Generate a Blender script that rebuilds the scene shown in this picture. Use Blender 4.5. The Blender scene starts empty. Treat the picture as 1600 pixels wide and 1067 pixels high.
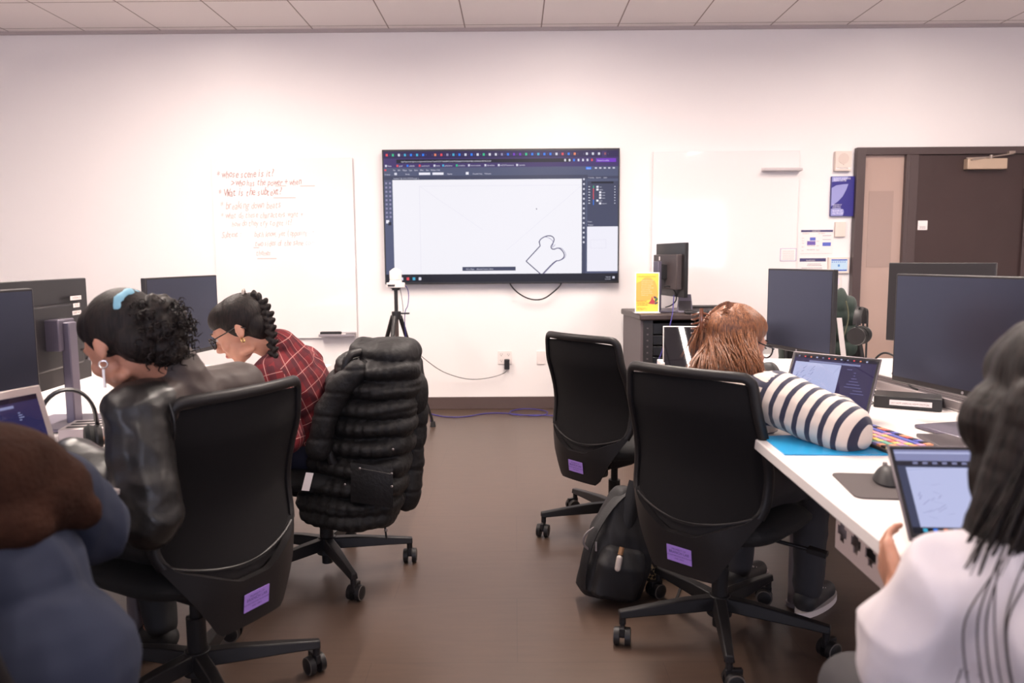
import bpy, bmesh, math, random
import numpy as np
from mathutils import Vector, Matrix, Euler, noise
from math import sin, cos, pi, radians, sqrt, atan2
random.seed(7)
SC = bpy.context.scene
COL = SC.collection
V = Vector
# ------------------------------------------------------------------ camera
cd = bpy.data.cameras.new('camera'); cam = bpy.data.objects.new('camera', cd); COL.objects.link(cam)
cd.sensor_width = 36; cd.lens = 27.0; cd.clip_start = .02
cam.matrix_world = Matrix.Translation((0, 0, 1.27)) @ Matrix.Rotation(radians(.24), 4, 'Z') @ Matrix.Rotation(radians(90-6.23), 4, 'X') @ Matrix.Rotation(radians(-.4), 4, 'Z')
cd.dof.use_dof = True; cd.dof.focus_distance = 3.4; cd.dof.aperture_fstop = 3.2
SC.camera = cam
# ------------------------------------------------------------------ world, exposure
SC.view_settings.view_transform = 'Standard'; SC.view_settings.look = 'None'
SC.view_settings.gamma = 1; SC.view_settings.use_curve_mapping = False
SC.view_settings.exposure = 0.67
w = bpy.data.worlds.new('world'); SC.world = w; w.use_nodes = True
w.node_tree.nodes['Background'].inputs[0].default_value = (.76, .78, .98, 1)
w.node_tree.nodes['Background'].inputs[1].default_value = 5.5
RX0, RX1, RY0, RY1, RH = -5.2, 5.4, -3.6, 6.40, 3.10     # the room
WARM = (1.0, .865, .775)
def lamp(loc, sx, sy, power, color=WARM, rot=(0, 0, 0), name='ceiling_lamp_light'):
    l = bpy.data.lights.new(name, 'AREA'); l.shape = 'RECTANGLE'; l.size = sx; l.size_y = sy
    l.energy = power; l.color = color
    o = bpy.data.objects.new(name, l); COL.objects.link(o); o.location = loc; o.rotation_euler = rot
    return o
# recessed linear lamps running away from the camera: (x, y, size x, size y, power)
LAMPS = [(-2.28, 3.72, .06, 2.5, 96), (.42, 3.65, .06, 2.5, 86), (3.1, 3.65, .06, 2.5, 76),
         (-2.28, .75, .06, 3.2, 16), (.42, .30, .06, 3.2, 18), (3.1, .30, .06, 3.2, 16)]
LAMP_OBS = [lamp((x, y, RH-.035), sx-.02, sy-.06, p) for x, y, sx, sy, p in LAMPS]
# daylight through the windows of the wall behind the camera
for wx in (-3.2, 0, 3.2):
    p = lamp((wx, RY0-.02, 1.75), 2.6, 1.5, 1, rot=(radians(90), 0, 0), name='window_portal')
    p.data.cycles.is_portal = True
# ------------------------------------------------------------------ materials
MATS = {}
def mat(name, col, rough=.5, metal=0., emit=None, estr=1., bump=None, var=None, spec=None, alpha=None, coat=None, sheen=None, trans=None, ior=None, tint=None):
    """bump=(scale, strength); var=(scale, amount) noise variation of the base colour"""
    if name in MATS: return MATS[name]
    m = bpy.data.materials.new(name); m.use_nodes = True; nt = m.node_tree
    b = nt.nodes['Principled BSDF']
    b.inputs['Base Color'].default_value = (*col, 1); b.inputs['Roughness'].default_value = rough; b.inputs['Metallic'].default_value = metal
    if spec is not None: b.inputs['Specular IOR Level'].default_value = spec
    if emit is not None:
        b.inputs['Emission Color'].default_value = (*emit, 1); b.inputs['Emission Strength'].default_value = estr
    if alpha is not None: b.inputs['Alpha'].default_value = alpha
    if coat is not None: b.inputs['Coat Weight'].default_value = coat; b.inputs['Coat Roughness'].default_value = .15
    if sheen is not None: b.inputs['Sheen Weight'].default_value = sheen
    if trans is not None: b.inputs['Transmission Weight'].default_value = trans
    if tint is not None: b.inputs['Specular Tint'].default_value = (*tint, 1)
    if ior is not None: b.inputs['IOR'].default_value = ior
    tc = nt.nodes.new('ShaderNodeTexCoord')
    if var:
        n = nt.nodes.new('ShaderNodeTexNoise'); n.inputs['Scale'].default_value = var[0]; n.inputs['Detail'].default_value = 4
        nt.links.new(tc.outputs['Object'], n.inputs['Vector'])
        r = nt.nodes.new('ShaderNodeValToRGB')
        r.color_ramp.elements[0].position = .3; r.color_ramp.elements[1].position = .7
        r.color_ramp.elements[0].color = (*[c*(1-var[1]) for c in col], 1); r.color_ramp.elements[1].color = (*[min(1, c*(1+var[1])) for c in col], 1)
        nt.links.new(n.outputs['Fac'], r.inputs[0]); nt.links.new(r.outputs[0], b.inputs['Base Color'])
    if bump:
        n = nt.nodes.new('ShaderNodeTexNoise'); n.inputs['Scale'].default_value = bump[0]; n.inputs['Detail'].default_value = 3
        nt.links.new(tc.outputs['Object'], n.inputs['Vector'])
        bp = nt.nodes.new('ShaderNodeBump'); bp.inputs['Strength'].default_value = bump[1]; bp.inputs['Distance'].default_value = .01
        nt.links.new(n.outputs['Fac'], bp.inputs['Height']); nt.links.new(bp.outputs[0], b.inputs['Normal'])
    MATS[name] = m; return m
def s2l(*c): return tuple((x/255/12.92 if x/255 <= .04045 else ((x/255+.055)/1.055)**2.4) for x in c)
# ------------------------------------------------------------------ mesh builder
def frame_from(p0, p1):
    z = (V(p1)-V(p0)); L = z.length; z = z.normalized() if L > 1e-9 else V((0, 0, 1))
    a = V((1, 0, 0)) if abs(z.x) < .9 else V((0, 1, 0))
    x = a.cross(z).normalized(); y = z.cross(x)
    return Matrix((x, y, z)).transposed(), L
class MB:
    def __init__(s): s.v = []; s.f = []; s.m = []; s.mats = []; s.cur = 0; s.M = Matrix.Identity(4)
    def use(s, m):
        if m not in s.mats: s.mats.append(m)
        s.cur = s.mats.index(m); return s
    def add(s, vs, fs):
        n = len(s.v); s.v += [s.M @ V(p) for p in vs]; s.f += [tuple(i+n for i in f) for f in fs]; s.m += [s.cur]*len(fs); return s
    def box(s, c, d, rot=None, top=None):
        x, y, z = d[0]/2, d[1]/2, d[2]/2; tx, ty = top if top else (1, 1)
        vs = [V((-x, -y, -z)), V((x, -y, -z)), V((x, y, -z)), V((-x, y, -z)), V((-x*tx, -y*ty, z)), V((x*tx, -y*ty, z)), V((x*tx, y*ty, z)), V((-x*tx, y*ty, z))]
        R = Euler(rot).to_matrix() if rot else Matrix.Identity(3)
        return s.add([R @ p + V(c) for p in vs], [(0, 3, 2, 1), (4, 5, 6, 7), (0, 1, 5, 4), (1, 2, 6, 5), (2, 3, 7, 6), (3, 0, 4, 7)])
    def cyl(s, p0, p1, r0, r1=None, n=20, cap=True):
        r1 = r0 if r1 is None else r1; R, L = frame_from(p0, p1); p0 = V(p0); p1 = V(p1)
        vs = [p0 + R @ V((r0*cos(2*pi*i/n), r0*sin(2*pi*i/n), 0)) for i in range(n)] + [p1 + R @ V((r1*cos(2*pi*i/n), r1*sin(2*pi*i/n), 0)) for i in range(n)]
        fs = [(i, (i+1) % n, n+(i+1) % n, n+i) for i in range(n)]
        if cap: fs += [tuple(range(n-1, -1, -1)), tuple(range(n, 2*n))]
        return s.add(vs, fs)
    def lathe(s, prof, c=(0, 0, 0), n=28, R=None):
        R = R or Matrix.Identity(3); vs = []; fs = []
        for r, z in prof:
            for i in range(n): vs.append(V(c) + R @ V((r*cos(2*pi*i/n), r*sin(2*pi*i/n), z)))
        for k in range(len(prof)-1):
            for i in range(n):
                a = k*n+i; b = k*n+(i+1) % n; fs.append((a, b, b+n, a+n))
        fs.append(tuple(range(n-1, -1, -1))); fs.append(tuple(range((len(prof)-1)*n, len(prof)*n)))
        return s.add(vs, fs)
    def ell(s, c, r, rot=None, nu=16, nv=10):
        R = rot if isinstance(rot, Matrix) else (Euler(rot).to_matrix() if rot else Matrix.Identity(3)); c = V(c); r = (r,)*3 if isinstance(r, (int, float)) else r
        vs = [c + R @ V((0, 0, -r[2]))]
        for j in range(1, nv):
            t = -pi/2+pi*j/nv
            for i in range(nu): vs.append(c + R @ V((r[0]*cos(t)*cos(2*pi*i/nu), r[1]*cos(t)*sin(2*pi*i/nu), r[2]*sin(t))))
        vs.append(c + R @ V((0, 0, r[2]))); fs = []
        for i in range(nu): fs.append((0, 1+(i+1) % nu, 1+i))
        for j in range(nv-2):
            for i in range(nu):
                a = 1+j*nu+i; b = 1+j*nu+(i+1) % nu; fs.append((a, b, b+nu, a+nu))
        k = 1+(nv-2)*nu
        for i in range(nu): fs.append((k+i, k+(i+1) % nu, len(vs)-1))
        return s.add(vs, fs)
    def cap(s, p0, r0, p1, r1, n=14):                      # capsule between two joints
        R, L = frame_from(p0, p1); p0 = V(p0); p1 = V(p1); rings = []
        for k in range(5): t = -pi/2+pi/2*k/5+.001; rings.append((p0+R @ V((0, 0, r0*sin(t))), r0*cos(t)))
        rings.append((p0, r0)); rings.append((p1, r1))
        for k in range(1, 6): t = pi/2*k/5-.001; rings.append((p1+R @ V((0, 0, r1*sin(t))), r1*cos(t)))
        vs = []; fs = []
        for c, r in rings:
            for i in range(n): vs.append(c+R @ V((r*cos(2*pi*i/n), r*sin(2*pi*i/n), 0)))
        for k in range(len(rings)-1):
            for i in range(n):
                a = k*n+i; b = k*n+(i+1) % n; fs.append((a, b, b+n, a+n))
        fs.append(tuple(range(n-1, -1, -1))); fs.append(tuple(range((len(rings)-1)*n, len(rings)*n)))
        return s.add(vs, fs)
    def tube(s, pts, r, n=8, close=False, sq=None, smooth=0):
        pts = [V(p) for p in pts]
        for _ in range(smooth):
            q = [pts[0]] if not close else []
            for i in range(len(pts)-(0 if close else 1)):
                a, b = pts[i], pts[(i+1) % len(pts)]; q += [a*.75+b*.25, a*.25+b*.75]
            if not close: q.append(pts[-1])
            pts = q
        N = len(pts); rs = r if isinstance(r, (list, tuple)) else [r]*N
        if len(rs) != N: rs = [rs[min(len(rs)-1, int(i/(N-1)*(len(rs)-1)+.5))] for i in range(N)]
        vs = []; fs = []; prev = None
        for i, p in enumerate(pts):
            if close: t = pts[(i+1) % N]-pts[i-1]
            else: t = pts[min(i+1, N-1)]-pts[max(i-1, 0)]
            t.normalize()
            if prev is None: a = V((0, 0, 1)) if abs(t.z) < .9 else V((1, 0, 0)); x = t.cross(a).normalized()
            else: x = (prev-t*prev.dot(t)).normalized()
            prev = x; y = t.cross(x)
            for k in range(n):
                a = 2*pi*(k+.5)/n; u, w_ = cos(a), sin(a)
                if sq: u *= sq[0]; w_ *= sq[1]
                vs.append(p+(x*u+y*w_)*rs[i])
        for i in range(N if close else N-1):
            for k in range(n):
                a = i*n+k; b = i*n+(k+1) % n; c = ((i+1) % N)*n; fs.append((a, b, c+(k+1) % n, c+k))
        if not close: fs += [tuple(range(n-1, -1, -1)), tuple(range((N-1)*n, N*n))]
        return s.add(vs, fs)
    def prism(s, pts, h, M=None):                          # polygon in local xy extruded along local z from 0 to h
        M = M or Matrix.Identity(4); n = len(pts)
        vs = [M @ V((p[0], p[1], 0)) for p in pts]+[M @ V((p[0], p[1], h)) for p in pts]
        return s.add(vs, [tuple(range(n-1, -1, -1)), tuple(range(n, 2*n))]+[(i, (i+1) % n, n+(i+1) % n, n+i) for i in range(n)])
    def sheet(s, fn, nu, nv, th=0., nrm=None):             # fn(i/nu, j/nv) -> point, with thickness along nrm(i/nu, j/nv)
        P = [[V(fn(i/nu, j/nv)) for i in range(nu+1)] for j in range(nv+1)]
        def N(i, j):
            if nrm: return V(nrm)
            a = P[j][min(i+1, nu)]-P[j][max(i-1, 0)]; b = P[min(j+1, nv)][i]-P[max(j-1, 0)][i]; c = a.cross(b)
            return c.normalized() if c.length > 1e-9 else V((0, 0, 1))
        k = nu+1; vs = [P[j][i] for j in range(nv+1) for i in range(nu+1)]; fs = []
        for j in range(nv):
            for i in range(nu): fs.append((j*k+i, j*k+i+1, (j+1)*k+i+1, (j+1)*k+i))
        if th:
            o = len(vs); vs += [P[j][i]-N(i, j)*th for j in range(nv+1) for i in range(nu+1)]
            fs += [tuple(o+x for x in reversed(f)) for f in fs[:]]
            for i in range(nu):
                fs.append((i+1, i, o+i, o+i+1)); a = nv*k+i; fs.append((a, a+1, o+a+1, o+a))
            for j in range(nv):
                a = j*k; fs.append((a, a+k, o+a+k, o+a)); a = j*k+nu; fs.append((a+k, a, o+a, o+a+k))
        return s.add(vs, fs)
    def text(s, txt, size, M, align='LEFT', th=0.0, shear=0., sx=1.):
        cu = bpy.data.curves.new('t', 'FONT'); cu.body = txt; cu.size = size; cu.align_x = align; cu.extrude = th; cu.shear = shear; cu.resolution_u = 2
        o = bpy.data.objects.new('t', cu); COL.objects.link(o)
        me = bpy.data.meshes.new_from_object(o); bpy.data.objects.remove(o)
        s.add([M @ V((v.co.x*sx, v.co.y, v.co.z)) for v in me.vertices], [tuple(p.vertices) for p in me.polygons])
        bpy.data.meshes.remove(me); return s
    def mesh(s, name):
        me = bpy.data.meshes.new(name); me.from_pydata([tuple(p) for p in s.v], [], s.f)
        for m in s.mats: me.materials.append(m)
        if len(s.mats) > 1: me.polygons.foreach_set('material_index', s.m)
        me.update(); return me
    def build(s, name, m=None, parent=None, smooth=True, bevel=0, label=None, world=False, seg=2, auto=40):
        me = s.mesh(name)
        if m is not None and not s.mats: me.materials.append(m)
        bm = bmesh.new(); bm.from_mesh(me); bmesh.ops.recalc_face_normals(bm, faces=bm.faces) if not getattr(s, 'keepn', False) else None
        bm.to_mesh(me); bm.free()
        o = bpy.data.objects.new(name, me); COL.objects.link(o)
        if smooth:
            me.polygons.foreach_set('use_smooth', [True]*len(me.polygons)); me.set_sharp_from_angle(angle=radians(auto))
        if bevel:
            b = o.modifiers.new('b', 'BEVEL'); b.width = bevel; b.segments = seg; b.limit_method = 'ANGLE'; b.angle_limit = radians(35)
        if parent is not None: place(o, parent, world)
        if label: o['label'] = label
        return o
def place(o, parent, world=False):
    if world:
        r = parent
        while r.parent: r = r.parent
        o.data.transform(root_matrix(r).inverted())
    o.parent = parent
def root_matrix(r): return Matrix.Translation(r.location) @ r.rotation_euler.to_matrix().to_4x4()
def thing(name, label, cat, loc=(0, 0, 0), rotz=0, group=None):
    o = bpy.data.objects.new(name, None); COL.objects.link(o); o.location = loc; o.rotation_euler = (0, 0, rotz); o.empty_display_size = .1
    o['label'] = label; o['category'] = cat
    if group: o['group'] = group
    return o
def tag(o, label, cat, group=None):
    o['label'] = label; o['category'] = cat
    if group: o['group'] = group
    return o
def struct(o): o['kind'] = 'structure'; return o
def TM(loc, rx=0, ry=0, rz=0): return Matrix.Translation(loc) @ Euler((rx, ry, rz)).to_matrix().to_4x4()
def blob(mb, voxel, smooth=4, disp=None, decimate=None):
    """voxel-union of everything in mb -> one smooth closed mesh; disp(co, normal) -> metres"""
    me = mb.mesh('blob'); bm = bmesh.new(); bm.from_mesh(me); bmesh.ops.recalc_face_normals(bm, faces=bm.faces); bm.to_mesh(me); bm.free()
    o = bpy.data.objects.new('blob', me); COL.objects.link(o)
    r = o.modifiers.new('r', 'REMESH'); r.mode = 'VOXEL'; r.voxel_size = voxel; r.adaptivity = 0
    if smooth: q = o.modifiers.new('s', 'SMOOTH'); q.factor = .5; q.iterations = smooth
    dg = bpy.context.evaluated_depsgraph_get(); out = bpy.data.meshes.new_from_object(o.evaluated_get(dg))
    bpy.data.objects.remove(o); bpy.data.meshes.remove(me); out.materials.clear()
    if disp:
        n = len(out.vertices); ns = [v.normal.copy() for v in out.vertices]; cs = [v.co.copy() for v in out.vertices]
        flat = []
        for c, nn in zip(cs, ns): c = c + nn*disp(c, nn); flat += [c.x, c.y, c.z]
        out.vertices.foreach_set('co', flat)
    out.polygons.foreach_set('use_smooth', [True]*len(out.polygons)); out.update()
    return out
def from_mesh(me, name, m, parent=None, world=True, label=None):
    me.name = name
    for x in (m if isinstance(m, (list, tuple)) else [m]): me.materials.append(x)
    o = bpy.data.objects.new(name, me); COL.objects.link(o)
    if parent is not None: place(o, parent, world)
    if label: o['label'] = label
    return o
def bone_uv(me, bones):
    """UV = (distance round the limb, distance along it) of the nearest bone, in metres; bones=[(p0,p1,radius,ref)]"""
    uv = me.uv_layers.new(name='UVMap'); B = []
    for b in bones:
        R, L = frame_from(b[0], b[1])
        if len(b) > 3:
            z = (V(b[1])-V(b[0])).normalized(); x = V(b[3]); x = (x-z*x.dot(z)).normalized(); R = Matrix((x, z.cross(x), z)).transposed()
        B.append((V(b[0]), R.transposed(), L, b[2]))
    for p in me.polygons:
        c = p.center; best = None
        for k, (p0, Rt, L, r) in enumerate(B):
            q = Rt @ (c-p0); z = min(max(q.z, 0), L); d = sqrt(q.x**2+q.y**2+(q.z-z)**2)/r
            if best is None or d < best[0]: best = (d, k, atan2(q.y, q.x))
        p0, Rt, L, r = B[best[1]]; a0 = best[2]
        for li in p.loop_indices:
            q = Rt @ (me.vertices[me.loops[li].vertex_index].co-p0); a = atan2(q.y, q.x)
            if a-a0 > pi: a -= 2*pi
            if a-a0 < -pi: a += 2*pi
            uv.data[li].uv = (a*r, q.z)
# ------------------------------------------------------------------ the setting
def wall_mat():
    m = mat('wall_paint', (.86, .815, .80), .55, bump=(60, .05)); return m
MW = wall_mat()
mb = MB(); mb.box(((RX0+RX1)/2, RY1+.06, RH/2), (RX1-RX0+.24, .12, RH))
# the door opening is closed by the door set standing in front of this wall
struct(mb.build('wall_back', MW, smooth=False))
struct(MB().box((RX0-.06, (RY0+RY1)/2, RH/2), (.12, RY1-RY0, RH)).build('wall_left', MW, smooth=False))
struct(MB().box((RX1+.06, (RY0+RY1)/2, RH/2), (.12, RY1-RY0, RH)).build('wall_right', MW, smooth=False))
mb = MB(); y = RY0-.06; edges = [RX0-.12, -4.5, -1.9, -1.3, 1.3, 1.9, 4.5, RX1+.12]
for i in range(0, 8, 2): mb.box(((edges[i]+edges[i+1])/2, y, RH/2), (edges[i+1]-edges[i], .12, RH))
for i in range(1, 7, 2):
    xc = (edges[i]+edges[i+1])/2; mb.box((xc, y, .5), (2.6, .12, 1.0)); mb.box((xc, y, (2.5+RH)/2), (2.6, .12, RH-2.5))
struct(mb.build('wall_behind', MW, smooth=False))
MF = mat('anodised_grey', s2l(96, 86, 86), .45)
for k, wx in enumerate((-3.2, 0, 3.2)):
    mb = MB()
    for x in (-1.27, 0, 1.27): mb.box((wx+x, y, 1.75), (.06, .08, 1.5))
    for z in (1.03, 2.47): mb.box((wx, y, z), (2.6, .08, .06))
    for i in range(9): mb.box((wx, y+.045, 2.42-i*.05), (2.46, .04, .004), rot=(.5, 0, 0))
    struct(mb.build('window_%d' % (k+1), MF, smooth=False))
# floor: large format grey-brown tiles with thin joints
m = bpy.data.materials.new('floor_tile'); m.use_nodes = True; nt = m.node_tree; b = nt.nodes['Principled BSDF']
tc = nt.nodes.new('ShaderNodeTexCoord'); br = nt.nodes.new('ShaderNodeTexBrick'); br.offset = .5
br.inputs['Color1'].default_value = (.092, .058, .042, 1); br.inputs['Color2'].default_value = (.089, .056, .041, 1); br.inputs['Mortar'].default_value = (.064, .040, .030, 1)
br.inputs['Scale'].default_value = 1; br.inputs['Mortar Size'].default_value = .0016; br.inputs['Brick Width'].default_value = .92; br.inputs['Row Height'].default_value = .46; br.inputs['Mortar Smooth'].default_value = .3
nt.links.new(tc.outputs['Object'], br.inputs['Vector'])
no = nt.nodes.new('ShaderNodeTexNoise'); no.inputs['Scale'].default_value = 6; no.inputs['Detail'].default_value = 8
mp = nt.nodes.new('ShaderNodeMapping'); mp.inputs['Scale'].default_value = (1, 7, 1); nt.links.new(tc.outputs['Object'], mp.inputs[0]); nt.links.new(mp.outputs[0], no.inputs['Vector'])
mx = nt.nodes.new('ShaderNodeMix'); mx.data_type = 'RGBA'; mx.blend_type = 'MULTIPLY'; mx.inputs[0].default_value = .35
nt.links.new(br.outputs['Color'], mx.inputs[6]); nt.links.new(no.outputs['Fac'], mx.inputs[7]); nt.links.new(mx.outputs[2], b.inputs['Base Color'])
b.inputs['Roughness'].default_value = .36; b.inputs['Specular IOR Level'].default_value = .5
struct(MB().box(((RX0+RX1)/2, (RY0+RY1)/2, -.05), (RX1-RX0+.24, RY1-RY0+.24, .1)).build('floor', m, smooth=False))
# ceiling: suspended tiles in a thin grid, with the troffers let into it
m = bpy.data.materials.new('ceiling_tile'); m.use_nodes = True; nt = m.node_tree; b = nt.nodes['Principled BSDF']
tc = nt.nodes.new('ShaderNodeTexCoord'); br = nt.nodes.new('ShaderNodeTexBrick'); br.offset = 0
br.inputs['Color1'].default_value = (.88, .82, .81, 1); br.inputs['Color2'].default_value = (.86, .80, .79, 1); br.inputs['Mortar'].default_value = (.30, .24, .22, 1)
br.inputs['Scale'].default_value = 1; br.inputs['Mortar Size'].default_value = .005; br.inputs['Brick Width'].default_value = .61; br.inputs['Row Height'].default_value = .61; br.inputs['Mortar Smooth'].default_value = .1
mp = nt.nodes.new('ShaderNodeMapping'); mp.inputs['Location'].default_value = (.385, -6.30, 0)
nt.links.new(tc.outputs['Object'], mp.inputs[0]); nt.links.new(mp.outputs[0], br.inputs['Vector']); nt.links.new(br.outputs['Color'], b.inputs['Base Color']); b.inputs['Roughness'].default_value = .9
struct(MB().box(((RX0+RX1)/2, (RY0+RY1)/2, RH+.05), (RX1-RX0+.24, RY1-RY0+.24, .1)).build('ceiling', m, smooth=False))
struct(MB().box(((RX0+RX1)/2, RY1-.012, RH-.012), (RX1-RX0, .024, .024)).build('trim_1', mat('grid_trim', (.45, .39, .38), .5), smooth=False))
MLAMP = mat('lamp_diffuser', (.9, .9, .9), .5, emit=(1, .9, .85), estr=13)
for i, (x, y, sx, sy, p) in enumerate(LAMPS):
    where = ['nearer the screen wall', 'nearer the camera'][i//3]+', '+['left row', 'middle row', 'right row'][i % 3]
    t = thing('ceiling_light', 'recessed linear lamp '+where, 'ceiling light', (x, y, RH-.03), group='recessed ceiling lights')
    fr = MB()
    for dx, dy, ax, ay in ((0, sy/2, sx+.04, .02), (0, -sy/2, sx+.04, .02), (sx/2, 0, .02, sy), (-sx/2, 0, .02, sy)): fr.box((dx, dy, .015), (ax, ay, .03))
    fr.build('frame', mat('white_metal', (.8, .78, .77), .4), t, smooth=False)
    MB().box((0, 0, .02), (sx-.02, sy-.02, .012)).build('diffuser', MLAMP, t, smooth=False)
    LAMP_OBS[i].parent = t; LAMP_OBS[i].location = (0, 0, .005); LAMP_OBS[i].name = 'lamp_light'
# the end of one fixture that shows at the top edge of the frame
# baseboards
MBB = mat('baseboard_vinyl', s2l(84, 68, 65), .5)
def bboard(n, c, d): struct(MB().box(c, d).build(n, MBB, smooth=False, bevel=.003))
bboard('baseboard_back', ((RX0+2.75)/2, RY1-.006, .052), (2.75-RX0, .012, .104))
bboard('baseboard_back_right', ((4.25+RX1)/2, RY1-.006, .052), (RX1-4.25, .012, .104))
bboard('baseboard_left', (RX0+.006, (RY0+RY1)/2, .052), (.012, RY1-RY0-.03, .104))
bboard('baseboard_right', (RX1-.006, (RY0+RY1)/2, .052), (.012, RY1-RY0-.03, .104))
# door set: dark brown frame, sidelight and door
MD = mat('door_brown', s2l(60, 43, 41), .42, var=(3, .08)); MDF = mat('door_frame_brown', s2l(76, 62, 61), .4)
dx0, dx1, dt = 2.775, 4.20, 2.135
t = thing('door_frame', 'dark brown metal door frame with sidelight at the right end of the screen wall', 'door frame', (0, 0, 0)); del t['label']; del t['category']; t['kind'] = 'structure'; t.name = 'door_1'
mb = MB()
mb.box((dx0+.035, RY1-.03, dt/2), (.07, .06, dt)); mb.box((dx1-.025, RY1-.03, dt/2), (.05, .06, dt)); mb.box(((dx0+dx1)/2, RY1-.0295, dt-.0295), (dx1-dx0-.004, .059, .059)); mb.box((3.225, RY1-.03, dt/2-.03), (.10, .06, dt-.06))
mb.box((dx0+.06, RY1-.047, dt/2-.03), (.012, .025, dt-.06)); mb.box((3.20, RY1-.047, dt/2-.03), (.012, .03, dt-.06)); mb.box((2.99, RY1-.04, .06), (.4, .05, .12))
mb.build('frame', MDF, t, bevel=.003, world=True)
MGL = mat('sidelight_glass', s2l(178, 152, 140), .09, spec=.6, coat=.6)
MB().box((3.01, RY1-.012, 1.08), (.36, .012, 2.0)).build('sidelight_pane', MGL, t, smooth=False, world=True, label='greyish beige sidelight glass')
MB().box((3.0, RY1-.0195, 1.48), (.20, .003, .62)).build('poster_strip', mat('pane_poster', s2l(164, 140, 130), .12, spec=.6, coat=.6), t, smooth=False, world=True, label='faint poster showing through the glass')  # view of the poster behind, put on the pane's front as a slightly darker strip
ds = MB().box((3.715, RY1-.022, 1.04), (.87, .034, 2.07)).build('door_leaf', MD, t, bevel=.002, world=True)
MSS = mat('brushed_steel', s2l(176, 160, 148), .35, .7)
mb = MB()
for z in (1.86, 1.02, .2): mb.box((4.155, RY1-.05, z), (.022, .03, .12))
mb.build('hinge', MSS, ds, world=True)
mb = MB(); mb.box((3.345, RY1-.05, 1.0), (.05, .02, .2)); mb.cyl((3.345, RY1-.04, 1.0), (3.345, RY1-.1, 1.0), .011); mb.cyl((3.345, RY1-.1, 1.0), (3.46, RY1-.1, 1.0), .010)
mb.build('door_handle', MSS, ds, bevel=.002, world=True)
# ------------------------------------------------------------------ things on the screen wall
WY = RY1
def at(px, py, y=None, z=None):                            # the point of the room seen at a pixel of the 1600x1067 frame, on a plane y=... or z=...
    d = cam.matrix_world.to_3x3() @ V(((px-800)/1200, -(py-533.5)/1200, -1)); o = V((0, 0, 1.27))
    return o+d*((y-o.y)/d.y if y is not None else (z-o.z)/d.z)
MBLK = mat('black_plastic', (.012, .011, .012), .38)
MBLKM = mat('black_matte', (.010, .009, .010), .7)
MWP = mat('white_plastic', s2l(232, 222, 218), .4)
def flat(mb, x0, x1, z0, z1, y, m):                        # a thin facing rectangle (towards the camera)
    mb.use(m); mb.add([(x0, y, z0), (x1, y, z0), (x1, y, z1), (x0, y, z1)], [(0, 1, 2, 3)])
# wall-mounted display
t = thing('wall_display', 'large wall-mounted flat screen showing a drawing program', 'screen', (0, WY, 0))
TX0, TX1, TZ0, TZ1 = -1.065, .853, 1.058, 2.142; TW = TX1-TX0; TH = TZ1-TZ0; TY = WY-.085
MB().box(((TX0+TX1)/2, WY-.055, (TZ0+TZ1)/2), (TW, .055, TH)).build('casing', MBLK, t, bevel=.004, world=True)
mb = MB(); mb.box(((TX0+TX1)/2, WY-.0165, 1.6), (.6, .032, .45)); mb.build('wall_bracket', MBLKM, t, world=True)
def em(name, c, k=1.0): return mat(name, (0, 0, 0), .3, emit=c, estr=k*.58, spec=.25)
E_W = em('screen_white', s2l(246, 244, 255), 1.0); E_BG = em('screen_slate', s2l(82, 88, 118), 1); E_NAVY = em('screen_navy', s2l(46, 34, 84), 1); E_PUR = em('screen_purple', s2l(66, 50, 108), 1)
E_PAN = em('screen_panel', s2l(66, 70, 96), 1); E_DK = em('screen_dark', s2l(22, 22, 40), 1); E_TXT = em('screen_text', s2l(225, 225, 240), 1); E_INK = em('screen_ink', s2l(70, 62, 104), 1); E_INKL = em('screen_ink_light', s2l(150, 146, 180), 1)
E_FAINT = em('screen_faint', s2l(226, 222, 240), 1); E_BLUE = em('screen_blue', s2l(40, 130, 250), 1); E_VIO = em('screen_violet', s2l(120, 50, 200), 1); E_RED = em('screen_red', s2l(235, 80, 90), 1); E_GRN = em('screen_green', s2l(40, 200, 140), 1); E_ORG = em('screen_orange', s2l(235, 140, 100), 1)
E_ART = em('screen_artboard', s2l(250, 248, 255), 1.0); E_BAR = em('screen_taskbar', s2l(24, 24, 36), 1); E_CYAN = em('screen_cyan', s2l(70, 180, 220), 1)
def SX(u): return TX0+.012+(TW-.024)*u                     # u, v: 0..1 across and down the picture
def SZ(v): return TZ1-.016-(TH-.034)*v
mb = MB(); lay = [TY]
def R_(u0, v0, u1, v1, m, k): flat(mb, SX(u0), SX(u1), SZ(v1), SZ(v0), TY-.0006*k, m)
def T_(u, v, txt, size, m=None, k=4, sx=1.0, al='LEFT'):
    mb.use(m or E_TXT); mb.text(txt, size, TM((SX(u), TY-.0006*k, SZ(v)), rx=pi/2), sx=sx, align=al)
R_(0, 0, 1, 1, E_BG, 0); R_(0, 0, 1, .052, E_NAVY, 1); R_(0, .052, 1, .122, E_PUR, 1); R_(.055, .06, .80, .088, E_DK, 2)
R_(0, .122, 1, .185, E_BG, 1); R_(0, .185, .87, .215, E_PAN, 1); R_(0, .215, .036, .945, E_BG, 1)
R_(.036, .215, .845, .94, E_ART, 2); R_(.845, .195, .862, .94, E_PAN, 2); R_(.868, .195, 1, .58, E_PAN, 2); R_(.868, .58, 1, .925, E_W, 3); R_(.0, .94, 1, 1, E_BAR, 3)
R_(.87, .215, 1, .235, E_BG, 3); R_(.885, .238, .98, .252, E_DK, 3)
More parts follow.
